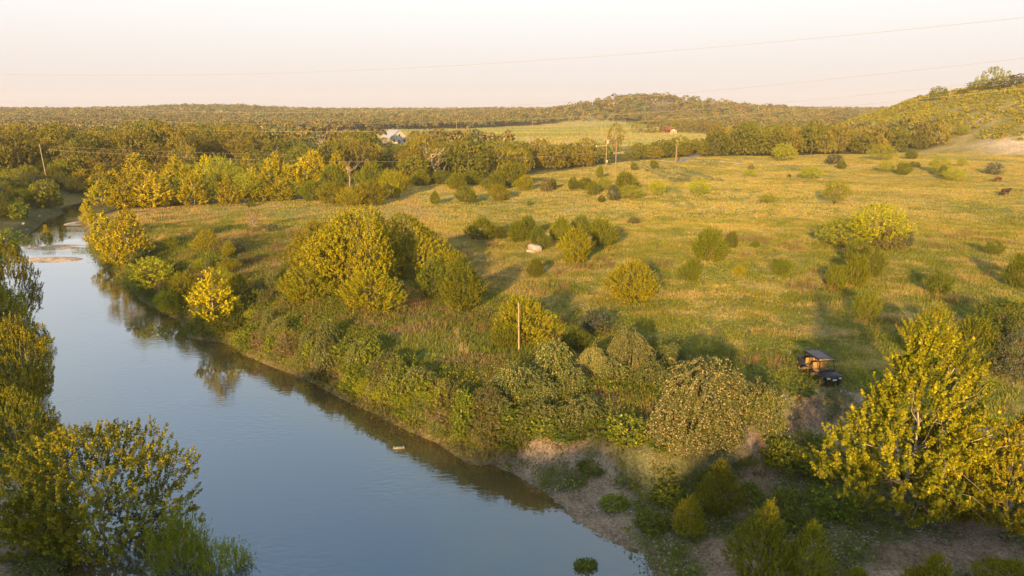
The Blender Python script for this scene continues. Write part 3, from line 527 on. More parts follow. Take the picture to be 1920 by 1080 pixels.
# ------------------------------------------------------------------ far woodland: one mass
def wood_mass(name, x, y, H, W, label, per, pal='far', lf=.14):
    n = len(x); z = height(x, y); K = 5; g = Geo(); b = np.stack([x, y, z], 1); m = n * per
    cl = rng.integers(0, K, (n, per)); cc = unit(rng.normal(0, 1, (n, K, 3))) * np.array([.33, .33, .20]); cc = cc * W[:, None, None]; cc[:, :, 2] += (H * .66)[:, None]
    ci = cc[np.arange(n)[:, None], cl]; d = unit(rng.normal(0, 1, (n, per, 3))); d[..., 2] = np.abs(d[..., 2]) * .9 - .15
    C = b[:, None] + ci + d * (W * .24)[:, None, None]; col = leafcols(rng, m, pal, .05, np.clip(np.repeat(rng.random(n), per) * .6 + .4 * rng.random(m), 0, 1))
    gr = np.repeat(rng.random(n) < .35, per); col[gr] *= np.array([.72, .95, .9]); col *= np.repeat(.68 + .62 * fbm(x / 45., y / 60., 201, 3) + .3 * (rng.random(n) - .5), per)[:, None]
    cards(g, C.reshape(-1, 3), rng.normal(0, 1, (m, 3)), d.reshape(-1, 3) + rng.normal(0, .35, (m, 3)), np.repeat(W * lf, per), np.repeat(W * lf * .8, per), col)
    return tag(link(name, g.mesh(name, M['far'], colors=True)), label, 'woodland', kind='stuff')
HOUSE = at(742, 268)
def wood_ok(x, y):
    ps, _ = poly_sd(x, y, PASTURE); fs, _ = poly_sd(x, y, FIELDS[0]); ok = (ps > 3) & (fs > 5)
    hill = (x > 110) & (y < 620) & (y > 160) & (height(x, y) > 4); u = 960 + F * x / (y * math.cos(PITCH) + CAMZ * math.sin(PITCH)); return ok & ~hill & ~((np.abs(u - 742) < 34) & (y < HOUSE.y + 10)) & (np.hypot(x - HOUSE.x, y - HOUSE.y) > 15)
def jitter_grid(x0, x1, y0, y1, s):
    X, Y = np.meshgrid(np.arange(x0, x1, s), np.arange(y0, y1, s)); X = X.ravel() + rng.uniform(-.45, .45, X.size) * s; Y = Y.ravel() + rng.uniform(-.45, .45, Y.size) * s; return X, Y
x, y = jitter_grid(-680, 680, 330, 850, 8.2); m = (np.abs(x) < .84 * y + 20) & wood_ok(x, y); x, y = x[m], y[m]
wood_mass('woodland', x, y, 5.5 + 4 * rng.random(len(x)), 8.5 + 4 * rng.random(len(x)), 'olive green oak woodland around the far hay fields', 170)
x, y = jitter_grid(-1650, 1650, 850, 1900, 14.5); z = height(x, y); m = (np.abs(x) < .84 * y + 20) & ((fbm(x / 70., y / 50., 111, 3) < .59) | (rng.random(len(x)) < .25) | (z < 12)); x, y = x[m], y[m]
wood_mass('hilltop_woodland', x, y, 5 + 3 * rng.random(len(x)), 12 + 6 * rng.random(len(x)), 'hazy olive woodland covering the skyline ridge and round hill', 90)
# unseen wooded bluff behind the viewpoint, treetops shaped to place the foreground shade
x, y = jitter_grid(-230, 110, -95, 70, 5.6); m = (y < -42) | (x < -.82 * y - 16)
m &= ~((y > -42) & ((x > -44) | (y > 26) | (rng.random(len(x)) < .35))); x, y = x[m], y[m]
z = height(x, y); tgt = 22.3 - 2.6 * np.exp(-((x + 13) / 3.5) ** 2) - 3.4 * sstep(-26, -34, x) + 5.5 * sstep(-62, -80, x) + 2.8 * (fbm(x / 12., x * 0 + 3, 191, 3) - .5) * 2
H = np.where(y < -42, np.clip(tgt - z - rng.random(len(x)) * 3, 5, 24), 8 + 3 * rng.random(len(x)))
wood_mass('bluff_woodland', x, y, H, 8.5 + 0 * H, 'unseen oak woodland on the bluff behind and beside the viewpoint, shaped for its shade', 150, lf=.2)

# ------------------------------------------------------------------ woodland trees one can tell apart
cand = []
x, y = jitter_grid(-330, 260, 128, 335, 8.6); m = (np.abs(x) < .80 * y + 6) & wood_ok(x, y); x, y = x[m], y[m]
sd, _ = poly_sd(x, y, RIV); m = sd > 6; x, y = x[m], y[m]; z = height(x, y)
HOUSE = at(742, 268)
uu_ = 960 + F * x / (y * math.cos(PITCH) + (CAMZ - z) * math.sin(PITCH)); order = np.argsort(np.hypot(x, y) - 90 * ((uu_ > 1290) & (y < 330))); rest = []
cnt = 0
for k in order:
    X, Y, Z = float(x[k]), float(y[k]), float(z[k]); u = 960 + F * X / (Y * math.cos(PITCH) + (CAMZ - Z) * math.sin(PITCH))
    Hm = 99
    if abs(u - 742) < 36 and 170 < Y < 356: continue
    if 480 < u < 1190 and Y > 240 and not (650 < u < 800): continue
    if 1170 < u < 1338 and (Y > 285 or Y < 230): continue
    if 1170 < u < 1338: Hm = 4.6
    # clearing seen around (400..640, 360) and gap right of the dead tree
    vv_ = 540 - F * ((Z - CAMZ) * math.cos(PITCH) + Y * math.sin(PITCH)) / (Y * math.cos(PITCH) + (CAMZ - Z) * math.sin(PITCH))
    if u < 770 and vv_ > 338 - .02 * abs(u - 300): continue
    if 380 < u < 470 and vv_ > 300: continue
    if cnt >= 300: rest.append(k); continue
    right = u > 1290
    W = RND.uniform(8, 12.5); H = min(W * RND.uniform(.72, .98), Hm)
    if 480 < u < 1190: H *= .95 if Y < 190 else .74
    if right: H *= 1.15
    if H < 5.3: W = 6
    kind = 'oakgreen' if RND.random() < (.25 if u < 500 else .45) else 'oak'
    tone = 'darker green' if kind == 'oakgreen' else 'olive brown'
    for ub, wh in ((60, 'in the wood left of the leaning pole'), (180, 'around the top of the leaning pole'), (290, 'behind the left end of the golden row'), (400, 'behind the middle of the golden row'),
                   (520, 'behind the right end of the golden row'), (640, 'near the tall forked dead trunk'), (700, 'left of the white farmhouse'), (790, 'around the white farmhouse'), (900, 'behind the tangled bleached tree'),
                   (1000, 'behind the dense treeline thicket'), (1130, 'left of the pole with crossarms'), (1190, 'right behind the pole with crossarms'), (1340, 'in the low belt along the far lane'), (1460, 'at the left end of the right oak wall'),
                   (1580, 'in the middle of the right oak wall'), (1700, 'at the right end of the right oak wall'), (9999, 'at the foot of the right hill')):
        if u < ub: break
    lab = tone + ' oak ' + wh + (', front row' if (Y < 165 or (u > 1290 and Y < 290)) else ', back rows'); grp = 'oaks ' + wh
    plant(kind, (X, Y, Z), W, H, lab, 'tree', grp, 'oak_tree'); cnt += 1
print('individual oaks', cnt, 'rest', len(rest))
if rest:
    rest = np.array(rest); wood_mass('oak_wood', x[rest], y[rest], 6 + 3 * rng.random(len(rest)), 9 + 3 * rng.random(len(rest)), 'continuation of the oak wood behind the treeline', 420, lf=.09)

# ------------------------------------------------------------------ trees and bushes seen singly
def J(kind, u, v, w, h, label, cat='juniper', name='juniper_bush', group=None, **kw): return pplant(kind, u, v, w, h, label, cat, name, group, **kw)
J('jun', 868, 588, 96, 94, 'round upright green juniper at the right end of the big tree cluster')
J('jung', 1185, 576, 118, 86, 'broad golden green juniper standing alone in mid pasture, bare twigs low in front')
J('jun', 1328, 492, 74, 64, 'upright green juniper left of the mesquite grove, a small one touching its right side')
J('jund', 1373, 467, 28, 34, 'small dark juniper touching the right side of a larger upright one')
J('jun', 1295, 529, 50, 44, 'small round juniper just below the upright juniper of mid pasture')
J('jund', 1417, 466, 22, 15, 'tiny dark juniper tuft alone left of the mesquite grove')
J('jun', 1467, 517, 40, 32, 'small low juniper alone between the mid pasture junipers and the mesquite grove')
J('jung', 1385, 516, 28, 20, 'tiny yellow green bush to the left of a small low juniper', 'bush', 'pasture_bush')
J('jun', 1564, 545, 42, 48, 'leftmost of the pointed junipers in front of the mesquite grove')
J('jun', 1603, 541, 50, 66, 'tallest pointed juniper in front of the mesquite grove')
J('jund', 1632, 520, 46, 58, 'dark juniper rising behind the tallest pointed one by the mesquites')
J('jund', 1606, 500, 46, 50, 'dark juniper squeezed under the pale mesquite crowns')
J('mesq', 1640, 470, 115, 88, 'largest pale green mesquite with airy spreading crown in the right pasture', 'tree', 'mesquite_tree')
J('mesq', 1578, 470, 95, 62, 'lower pale mesquite leaning left of the largest one', 'tree', 'mesquite_tree')
J('olive', 1664, 472, 58, 48, 'brown olive bush under the right side of the largest mesquite', 'bush', 'pasture_bush')
J('grey', 1695, 465, 34, 36, 'dull grey green bush at the right end of the mesquite grove', 'bush', 'pasture_bush')
J('jund', 1862, 478, 34, 27, 'small dark round juniper alone near the right edge of the pasture')
J('jund', 1760, 555, 54, 47, 'dark round juniper alone right of the pointed junipers')
J('will', 1622, 608, 55, 64, 'thin grey green bush with a yellow sunlit top above the buggy', 'bush', 'pasture_bush')
J('jun', 1908, 545, 56, 70, 'tall dark juniper cut off by the right edge of the photo')
J('mesq', 1908, 600, 50, 40, 'yellow green bush below the juniper at the right edge', 'bush', 'pasture_bush')
J('jung', 1738, 690, 105, 112, 'left juniper of the thicket right of the tall sycamore top, yellow green')
J('jun', 1815, 700, 105, 105, 'middle dark juniper of the thicket at the right edge')
J('jund', 1880, 640, 110, 78, 'rear dark juniper of the thicket at the right edge')
J('grey', 1895, 715, 80, 95, 'grey green shrub at the front right of the thicket at the right edge', 'bush', 'thicket_shrub')
J('vineg', 1905, 650, 50, 50, 'vine covered shrub poking out of the thicket at the right edge', 'bush', 'thicket_shrub')
# row in mid pasture
J('jun', 905, 453, 66, 46, 'leftmost bushy juniper of the row above the white boulder')
J('jun', 972, 456, 52, 42, 'second juniper from the left in the row above the white boulder')
J('jund', 938, 450, 26, 26, 'small dark juniper filling the gap in the row above the white boulder')
J('jund', 990, 448, 46, 44, 'dark juniper behind the rounded one in the row above the white boulder')
J('jund', 1009, 470, 46, 46, 'rounded dark juniper directly behind the white boulder')
J('jun', 1052, 456, 52, 50, 'juniper right of the rounded one in the row above the white boulder')
J('jund', 1088, 446, 50, 42, 'rear dark juniper in the right half of the row')
J('jung', 1080, 497, 78, 70, 'big front juniper with bare twigs right of the white boulder')
J('jun', 1128, 466, 54, 56, 'rightmost juniper of the row above the white boulder')
J('jun', 1004, 521, 36, 36, 'small conical juniper below the white boulder')
for u, v, w, h, k, l in [(873, 382, 44, 33, 'jun', 'bushy juniper second in the near row at the treeline'), (815, 384, 24, 26, 'jun', 'small barrel shaped juniper alone at the left of the treeline row'),
    (937, 378, 52, 32, 'jung', 'wide yellow green juniper third in the near row at the treeline'), (928, 360, 46, 34, 'jun', 'juniper at the left front of the dense treeline thicket'), (958, 352, 72, 46, 'jun', 'largest juniper of the dense treeline thicket'),
    (985, 358, 38, 30, 'jung', 'juniper at the right front of the dense treeline thicket'), (857, 357, 44, 34, 'jun', 'juniper left of the dense treeline thicket'), (885, 348, 46, 28, 'jun', 'juniper half hidden behind the one left of the treeline thicket'),
    (790, 349, 50, 30, 'jun', 'low juniper under the bleached fallen tree'), (828, 347, 52, 28, 'jun', 'juniper right under the bleached fallen tree'), (1024, 360, 26, 26, 'olive', 'pale twiggy bush right of the treeline thicket'),
    (1036, 356, 16, 22, 'jund', 'dark small juniper touching the pale twiggy bush'), (1075, 356, 22, 24, 'jund', 'small dark juniper left of the tall brown pole'), (1112, 367, 30, 28, 'jund', 'round dark juniper in front left of the tall brown pole'),
    (1098, 357, 36, 24, 'jun', 'juniper behind the round dark one left of the tall brown pole'), (1133, 359, 34, 28, 'mesq', 'pale bush just left of the tall brown pole'), (1172, 358, 48, 36, 'jun', 'green juniper right behind the tall brown pole'),
    (1150, 377, 24, 30, 'grey', 'grey bush at the foot of the tall brown pole'), (1180, 375, 56, 28, 'mesq', 'pale green bush in front right of the tall brown pole'), (1125, 334, 18, 24, 'jun', 'slender juniper below the pole with crossarms'),
    (1188, 320, 20, 15, 'jund', 'left of two small round junipers before the far lane'), (1225, 319, 19, 19, 'jun', 'right of two small round junipers before the far lane'), (1232, 368, 34, 30, 'mesq', 'pale loose bush between the brown pole and the wheel tracks'),
    (1310, 368, 48, 34, 'mesq', 'small mesquite right of the wheel tracks'), (1128, 380, 14, 14, 'jund', 'tiny juniper below the tall brown pole'), (992, 386, 10, 10, 'jun', 'tiny juniper sprout in front of the treeline thicket')]:
    J(k, u, v, w, h, l, 'juniper' if k in ('jun', 'jund', 'jung') else 'bush', 'juniper_bush' if k in ('jun', 'jund', 'jung') else 'pasture_bush')
for u, v, w, h, k, l in [(1565, 384, 58, 48, 'mesq', 'round mesquite alone above the mesquite grove'), (1518, 338, 46, 30, 'mesq', 'wide low mesquite in the upper right pasture'), (1467, 302, 50, 34, 'mesq', 'mesquite against the wall of oaks'),
    (1655, 301, 56, 30, 'mesq', 'bright yellow crowned mesquite in the upper right pasture'), (1563, 308, 34, 20, 'grey', 'dark grey rounded bush near the wall of oaks'), (1577, 318, 20, 17, 'jund', 'small dark juniper in front of the grey rounded bush'),
    (1708, 299, 24, 19, 'jund', 'pointed dark juniper right of the bright yellow mesquite'), (1692, 329, 28, 25, 'jun', 'juniper in front right of the bright yellow mesquite'), (1661, 323, 36, 22, 'mesq', 'pale bush below the bright yellow mesquite'),
    (1713, 315, 24, 12, 'jund', 'flat dark juniper near the upper right pasture edge'), (1762, 327, 44, 32, 'mesq', 'mesquite of the clump left of the cattle'), (1766, 332, 24, 22, 'jund', 'dark juniper inside the clump left of the cattle'),
    (1788, 340, 38, 24, 'mesq', 'low pale bush at the front of the clump left of the cattle'), (1802, 313, 18, 18, 'mesq', 'small sapling above the clump left of the cattle'), (1862, 328, 34, 24, 'grey', 'dull bush right behind the far cow'),
    (1405, 333, 32, 16, 'mesq', 'small pale bush in the middle of the upper pasture'), (1408, 319, 14, 12, 'olive', 'little brown bush in the upper pasture'), (1440, 382, 32, 20, 'mesq', 'faint pale bush left of the round mesquite'),
    (1622, 420, 10, 8, 'jund', 'tiny dark tuft above the mesquite grove'), (1187, 420, 26, 14, 'olive', 'low olive bush above the right end of the juniper row'), (1480, 333, 8, 7, 'jund', 'tiny dark seedling in the upper pasture')]:
    J(k, u, v, w, h, l, 'juniper' if k in ('jun', 'jund', 'jung') else ('tree' if 'mesquite' in l.split(' of ')[0] and k == 'mesq' else 'bush'), 'juniper_bush' if k in ('jun', 'jund') else ('mesquite_tree' if k == 'mesq' else 'pasture_bush'))
# the big cluster in the centre left
J('bigoak', 688, 560, 218, 168, 'huge golden green oak dome, largest crown of the left centre cluster', 'tree', 'oak_tree', vi=0)
J('bigoak', 765, 525, 155, 118, 'smaller golden oak crown at the right rear of the huge dome', 'tree', 'oak_tree', rz=2.2)
J('bigoak', 618, 538, 160, 124, 'golden oak crown at the left flank of the huge dome', 'tree', 'oak_tree', rz=4.1)
J('jung', 575, 573, 108, 70, 'golden juniper skirt at the left foot of the big cluster')
J('jung', 695, 592, 135, 82, 'golden juniper skirt at the front foot of the big cluster')
J('jund', 818, 562, 76, 78, 'dark juniper between the big dome and the round upright juniper')
J('jund', 545, 530, 40, 40, 'dark juniper half hidden at the left flank of the big cluster')
J('jung', 845, 520, 60, 50, 'yellow twiggy juniper behind the round upright one')
# around the short pole and the vines
J('jung', 978, 655, 122, 98, 'juniper with bare orange twigs behind the short pole in the foreground')
J('jund', 945, 655, 50, 55, 'dark juniper at the left of the bare twig juniper')
J('grey', 1118, 628, 72, 44, 'dull flattened bush behind the pale vine mounds', 'bush', 'pasture_bush')
J('jund', 1078, 664, 58, 50, 'dark bush between the short pole and the pale vine mounds', 'bush', 'pasture_bush')
V = lambda *a, **k: J(*a, cat='vine thicket', name='vine_thicket', **k)
V('vine', 1306, 908, 214, 222, 'largest vine draped mound, pale with orange lit top, beside the cut bank', vi=0, rz=1.0)
V('vineg', 1425, 825, 84, 104, 'dark green vine shrub standing in for the shadowed right part of the largest mound')  # darker leaves put in for the shadow side of the mound
V('vine', 1180, 708, 132, 84, 'pale flowering vine dome behind the sunken grass hollow', vi=1, rz=.4)
V('vine', 1112, 712, 88, 60, 'lower pale vine dome left of the flowering dome')
V('vineg', 1038, 720, 112, 82, 'green vine peak left of the pale vine domes')
V('vineg', 968, 770, 130, 86, 'broad grey green vine tangle at the left end of the vine thickets')
V('vineg', 1022, 775, 104, 58, 'low vine tangle in front of the green vine peak')
V('vineg', 1258, 690, 76, 45, 'low dark vine bridging the pale dome and the largest mound')
V('vineg', 1220, 730, 80, 56, 'deep green vine hanging at the right of the flowering dome')
V('vineg', 1094, 810, 112, 62, 'small silvery vine bush in the grass hollow above the cut bank')
V('vineg', 1150, 722, 70, 46, 'low green vine filling the gap under the flowering dome')
V('vineg', 1076, 742, 76, 50, 'green vine slope between the vine peak and the lower pale dome')
V('vineg', 935, 800, 80, 56, 'grey green vine lump sliding towards the water left of the cut bank')
V('vineg', 1300, 735, 80, 60, 'dark vine shoulder behind the largest mound')
V('vineg', 1415, 770, 80, 60, 'dark green vine shoulder right behind the largest mound')
for u, v, w, h, l in [(1060, 850, 90, 50, 'leafy shrub at the left end of the cut bank'), (1010, 830, 90, 56, 'dark leafy shrub between the vines and the waterline'), (1240, 880, 70, 46, 'leafy weeds under the left skirt of the largest mound'), (1450, 870, 84, 60, 'dark shrub in the hollow right of the largest mound'),
    (1530, 905, 90, 60, 'leafy shrub at the left foot of the tallest sycamore'), (1440, 1010, 80, 50, 'low shrub between the young sycamores at the bottom'), (1220, 1000, 70, 34, 'low green growth on the waterside gravel'), (1150, 960, 60, 26, 'thin green growth near the water below the cut bank'),
    (1330, 930, 70, 50, 'leafy shrub at the foot of the largest mound above the gravel'), (1255, 955, 74, 40, 'low leafy shrub on the gravel left of the smallest sycamore sapling'), (1400, 950, 70, 44, 'low leafy shrub right of the young green sycamore'), (1490, 1005, 80, 50, 'leafy shrub between the bright tipped sycamores and the tallest one'), (1110, 900, 60, 34, 'small leafy shrub below the cut bank by the water'),
    (1560, 980, 90, 60, 'dark low shrub under the tallest sycamore'), (1500, 760, 60, 30, 'low weeds beside the dirt path below the buggy')]:
    J('bank', u, v, w, h, l, 'bush', 'bank_shrub')
J('bank', 1175, 850, 90, 66, 'leafy green shrub on the lip of the cut bank', 'bush', 'bank_shrub')
J('bank', 1120, 838, 80, 50, 'darker leafy shrub left on the lip of the cut bank', 'bush', 'bank_shrub')
J('weed', 1470, 895, 90, 66, 'dark green weed clump right of the largest vine mound', 'bush', 'bank_shrub')
J('weed', 1395, 905, 60, 40, 'small weed clump at the foot of the largest vine mound', 'bush', 'bank_shrub')
J('weed', 1520, 850, 80, 40, 'weed clump beside the dirt path', 'bush', 'bank_shrub')
J('weed', 1470, 955, 60, 40, 'weed clump on the gravel between the young sycamores', 'bush', 'bank_shrub')
# foreground right
S = lambda *a, **k: J(*a, cat='tree', name='sycamore_tree', **k)
S('syc_near', 1345, 985, 92, 120, 'young green sycamore on the gravel below the largest vine mound', vi=1)
S('syc_near', 1290, 1018, 78, 92, 'smallest green sycamore sapling next to the waterside gravel', vi=2)
S('syc_near', 1418, 1130, 125, 188, 'young sycamore with bright yellow tip at the bottom edge', vi=0)
S('syc_near', 1505, 1130, 100, 150, 'second bright tipped young sycamore at the bottom edge', vi=1)
S('syc_near', 1672, 1025, 315, 405, 'tallest sycamore with pointed golden top in the right foreground', vi=2, rz=3.9)
S('syc_near', 1870, 1040, 215, 262, 'sycamore at the right edge beside the tallest one', vi=0, rz=2.1)
S('syc_near', 1770, 1010, 150, 215, 'darker sycamore between the tallest one and the right edge', vi=1)
S('syc_near', 1600, 1150, 90, 84, 'treetop just entering the bottom edge right of centre', vi=1)
S('syc_near', 1735, 1150, 110, 108, 'bright treetop entering the bottom edge below the tallest sycamore', vi=2)
S('syc_near', 1880, 1140, 120, 90, 'treetop entering at the bottom right corner', vi=0)
# foreground left
S('syc_wide', 205, 1085, 360, 275, 'wide sycamore with bright golden crown at the bottom left', vi=0, rz=4.0)
S('syc_wide', 95, 1080, 190, 170, 'greener sycamore at the left side of the wide golden one', vi=1)
J('will', 345, 1120, 120, 150, 'feathery green waterside bush right of the wide golden sycamore', 'bush', 'willow_bush')
J('will', 430, 1130, 105, 110, 'lighter feathery bush at the bottom edge by the water', 'bush', 'willow_bush')
J('vineg', 70, 1110, 130, 70, 'pale greenish shrub in the bottom left corner', 'bush', 'bank_shrub')
S('syc_wide', 20, 620, 120, 160, 'sycamore with open branches over the water at the left edge', vi=2)
S('syc_wide', 55, 790, 175, 190, 'dark green sycamore leaning over the water at left', vi=1)
S('syc_wide', 15, 690, 130, 150, 'sycamore at the left edge between its two darker neighbours', vi=0)
S('syc_wide', 40, 880, 130, 150, 'low sycamore with yellow tips above the rocky shore', vi=2)
J('bank', 55, 900, 110, 60, 'leafy shrub on the rocky left shore', 'bush', 'bank_shrub')
J('bank', 20, 830, 90, 60, 'leafy shrub at the left edge above the rocky shore', 'bush', 'bank_shrub')
# right bank upstream
S2 = lambda *a, **k: J(*a, cat='tree', name='sycamore_tree', **k)
S2('syc_mid', 252, 512, 98, 124, 'tall golden sycamore on the right bank near the gravel bar')
S2('syc_mid', 203, 474, 60, 74, 'green gold sycamore left of the tall golden one')
S2('syc_mid', 408, 634, 90, 128, 'golden sycamore hanging over the water at the bend', vi=1)
S2('syc_mid', 222, 505, 60, 60, 'lower sycamore at the left foot of the tall golden one')
S2('syc_mid', 168, 425, 34, 48, 'small golden sycamore at the head of the pale sandbank')
J('mesq', 290, 566, 98, 82, 'wide yellow green shrub on the right bank below the tall golden sycamore', 'bush', 'bank_shrub')
J('jung', 350, 572, 66, 62, 'golden bush with orange twigs behind the bend sycamore', 'bush', 'bank_shrub')
J('jung', 446, 566, 56, 50, 'golden green bush right of the bend sycamore', 'bush', 'bank_shrub')
J('mesq', 322, 600, 56, 60, 'shrub at the waterline left of the bend sycamore', 'bush', 'bank_shrub')
J('jund', 430, 640, 70, 60, 'dark bush under the bend sycamore', 'bush', 'bank_shrub')
J('jung', 390, 476, 50, 46, 'rounded golden juniper inland of the tall golden sycamore')
J('olive', 430, 482, 66, 36, 'sprawling twiggy bush right of the rounded golden juniper', 'bush', 'pasture_bush')
J('jung', 432, 512, 46, 28, 'low golden bush below the sprawling twiggy one', 'bush', 'pasture_bush')
J('dry', 478, 432, 38, 46, 'bare orange brush in the open grass at left', 'bush', 'dry_bush')
J('grey', 512, 435, 24, 16, 'small dark grey bush alone in the open grass at left', 'bush', 'pasture_bush')
J('jund', 470, 388, 18, 11, 'tiny dark bush near the golden treeline', 'bush', 'pasture_bush')
J('syc_mid', 90, 456, 20, 34, 'yellow sapling standing in the shallows', 'tree', 'sycamore_sapling')
J('syc_mid', 116, 452, 11, 18, 'smaller yellow sapling right of the first in the shallows', 'tree', 'sycamore_sapling')
J('syc_mid', 131, 452, 14, 10, 'low yellow shoots on the gravel bar', 'tree', 'sycamore_sapling')
# golden row behind the open grass
gr = random.Random(8); k = 0
for row, (v0, v1, hh) in enumerate([(352, 340, 50), (372, 356, 58), (392, 376, 62)]):
    for u in np.arange(165 + 14 * row, 660 - 60 * row, 33):
        uu = u + gr.uniform(-8, 8); tt = (u - 165) / 480; v = v0 + (v1 - v0) * tt + gr.uniform(-4, 4)
        pplant('syc_mid' if gr.random() < .8 else 'mesq', uu, v, gr.uniform(52, 78), hh * gr.uniform(.75, 1.2) * (1 - .25 * tt * (row == 2)), 'golden sycamore in the %s rank at the %s of the bright row' % (('rear', 'middle', 'front')[row], 'left end' if uu < 270 else 'left half' if uu < 390 else 'right half' if uu < 510 else 'right end'), 'tree', 'sycamore_tree', 'golden sycamores in the bright row')
for u, v, w, h, k, l in [(625, 384, 62, 42, 'jung', 'left juniper of the thicket around the bare white snag'), (662, 387, 56, 40, 'jung', 'front juniper of the thicket around the bare white snag'), (700, 386, 58, 46, 'jung', 'front right juniper of the thicket around the bare white snag'),
    (735, 374, 52, 56, 'jung', 'right end juniper of the thicket around the bare white snag'), (700, 360, 66, 56, 'jun', 'rear juniper right of the bare white snag'), (625, 360, 60, 50, 'jun', 'rear juniper left of the bare white snag'),
    (555, 375, 44, 34, 'mesq', 'pale bush at the right end of the bright sycamore row'), (585, 378, 46, 40, 'jun', 'green juniper between the bright row and the snag thicket'), (750, 360, 36, 40, 'jung', 'outermost juniper behind the snag thicket')]:
    J(k, u, v, w, h, l, 'juniper' if k != 'mesq' else 'bush', 'juniper_bush' if k != 'mesq' else 'pasture_bush')
D = lambda u, v, w, h, l, **k: pplant('dead', u, v, w, h, l, 'dead tree', 'dead_tree', **k)
D(658, 360, 44, 52, 'bleached bare snag rising out of the juniper thicket', vi=0)
D(820, 345, 60, 72, 'tangled bleached dead tree before the dark oak belt', vi=1)
D(608, 318, 30, 62, 'tall forked dead trunk left of the white house', vi=2)
D(350, 325, 44, 40, 'curved dead tree sticking out of the golden row', vi=1)
D(268, 290, 46, 36, 'spreading dead crown in the left wood', vi=0)
D(12, 300, 44, 48, 'bare grey tree at the far left edge', vi=2)
D(998, 310, 50, 58, 'bare branched tree in the oak belt right of centre', vi=0)
# left bank thicket
lb = random.Random(5)
for i in range(46):
    u, v = lb.uniform(-70, 150), lb.uniform(322, 446)
    if v > 455 - (u * .28) - 14 and u > 20: v = 400 - u * .1
    sd_, _ = poly_sd(np.array([at(u, v).x]), np.array([at(u, v).y]), RIV)
    if sd_[0] < 2: continue
    k = lb.choice(['oakgreen', 'jund', 'jund', 'bank', 'jun', 'grey', 'mesq']); big = k == 'oakgreen'
    pplant(k, u, v, lb.uniform(38, 66) * (1.15 if big else .8), lb.uniform(36, 52) * (1.1 if big else .75), {'oakgreen': 'round leafy small tree', 'jund': 'dark juniper', 'bank': 'low leafy shrub', 'jun': 'green juniper', 'grey': 'grey green shrub', 'mesq': 'pale loose shrub'}[k] + ' on the steep left bank upstream, ' + ('top' if v < 365 else 'middle' if v < 405 else 'foot') + ' of the slope', 'bush', 'thicket_shrub', 'shrubs on the steep left bank upstream')
for u, v, w, h in [(-30, 500, 90, 60), (10, 470, 60, 40), (-60, 560, 120, 80), (-70, 650, 140, 110), (-60, 760, 150, 120)]:
    pplant('bank', u, v, w, h, 'green shrub at the left edge of the creek upstream of the dark sycamores', 'bush', 'bank_shrub', 'shrubs at the left edge of the creek')
# tangle along the right waterline
path = [(1000, 880), (900, 858), (850, 842), (800, 812), (735, 785), (690, 762), (640, 740), (575, 703), (515, 682), (455, 655)]
seg = random.Random(6)
for i in range(104):
    f = seg.random() * (len(path) - 1); a_ = int(f); q = f - a_; u = path[a_][0] * (1 - q) + path[a_ + 1][0] * q; v = path[a_][1] * (1 - q) + path[a_ + 1][1] * q
    inl = seg.random() ** 1.3 * 62; k = seg.choice(['bank', 'bank', 'vineg', 'olive', 'dry', 'weed', 'mesq', 'vineg']); sc = .75 + (v - 600) / 400
    nm = {'dry': 'rusty brown dry shrub in the tangle along the right waterline', 'vineg': 'vine covered shrub in the tangle along the right waterline', 'olive': 'olive twiggy shrub in the tangle along the right waterline'}.get(k, 'leafy green shrub in the tangle along the right waterline')
    nm = {'mesq': nm.replace('leafy', 'loose'), 'grey': nm.replace('leafy green', 'grey green'), 'weed': nm.replace('leafy green shrub', 'upright weed')}.get(k, nm) + ', ' + ('by the cut bank' if f < 2.5 else 'by the floating board' if f < 4.5 else 'midway' if f < 6.8 else 'near the bend')
    pplant(k, u + inl * .45, v - inl, seg.uniform(38, 66) * sc, seg.uniform(28, 56) * sc, nm, 'bush', 'waterline_shrub', nm.split(' in the')[0] + 's along the right waterline')
for i in range(46):
    u = seg.uniform(215, 520); v = 460 + (u - 215) * .42 + seg.uniform(-34, 58)
    if u > 430: v -= seg.uniform(0, 90)
    k = seg.choice(['bank', 'mesq', 'jung', 'olive', 'dry', 'vineg', 'will']); p_ = at(u, v)
    if poly_sd(np.array([p_.x]), np.array([p_.y]), RIV)[0][0] < 1.0: continue
    nm = {'dry': 'dry orange brush', 'olive': 'twiggy olive bush', 'jung': 'golden juniper bush', 'will': 'upright feathery bush'}.get(k, 'loose yellow green shrub') + ' on the brushy bank around the bend sycamore'
    pplant(k, u, v, seg.uniform(26, 50), seg.uniform(18, 38), nm, 'bush', 'bank_shrub', nm.split(' on the')[0] + 's on the brushy bank')
for i in range(34):
    u = seg.uniform(500, 930); v = 640 + (u - 500) * .28 + seg.uniform(-40, 60); k = seg.choice(['bank', 'weed', 'weed', 'dry', 'dry', 'olive', 'mesq'])
    p_ = at(u, v)
    if poly_sd(np.array([p_.x]), np.array([p_.y]), RIV)[0][0] < 1.0: continue
    nm = {'dry': 'rusty brown grass clump', 'olive': 'twiggy olive weed', 'mesq': 'yellow green weed'}.get(k, 'leafy green weed') + ' on the overgrown slope above the waterline'
    pplant(k, u, v, seg.uniform(26, 50), seg.uniform(16, 36), nm, 'bush', 'bank_shrub', nm.split(' on the')[0] + 's on the overgrown slope')
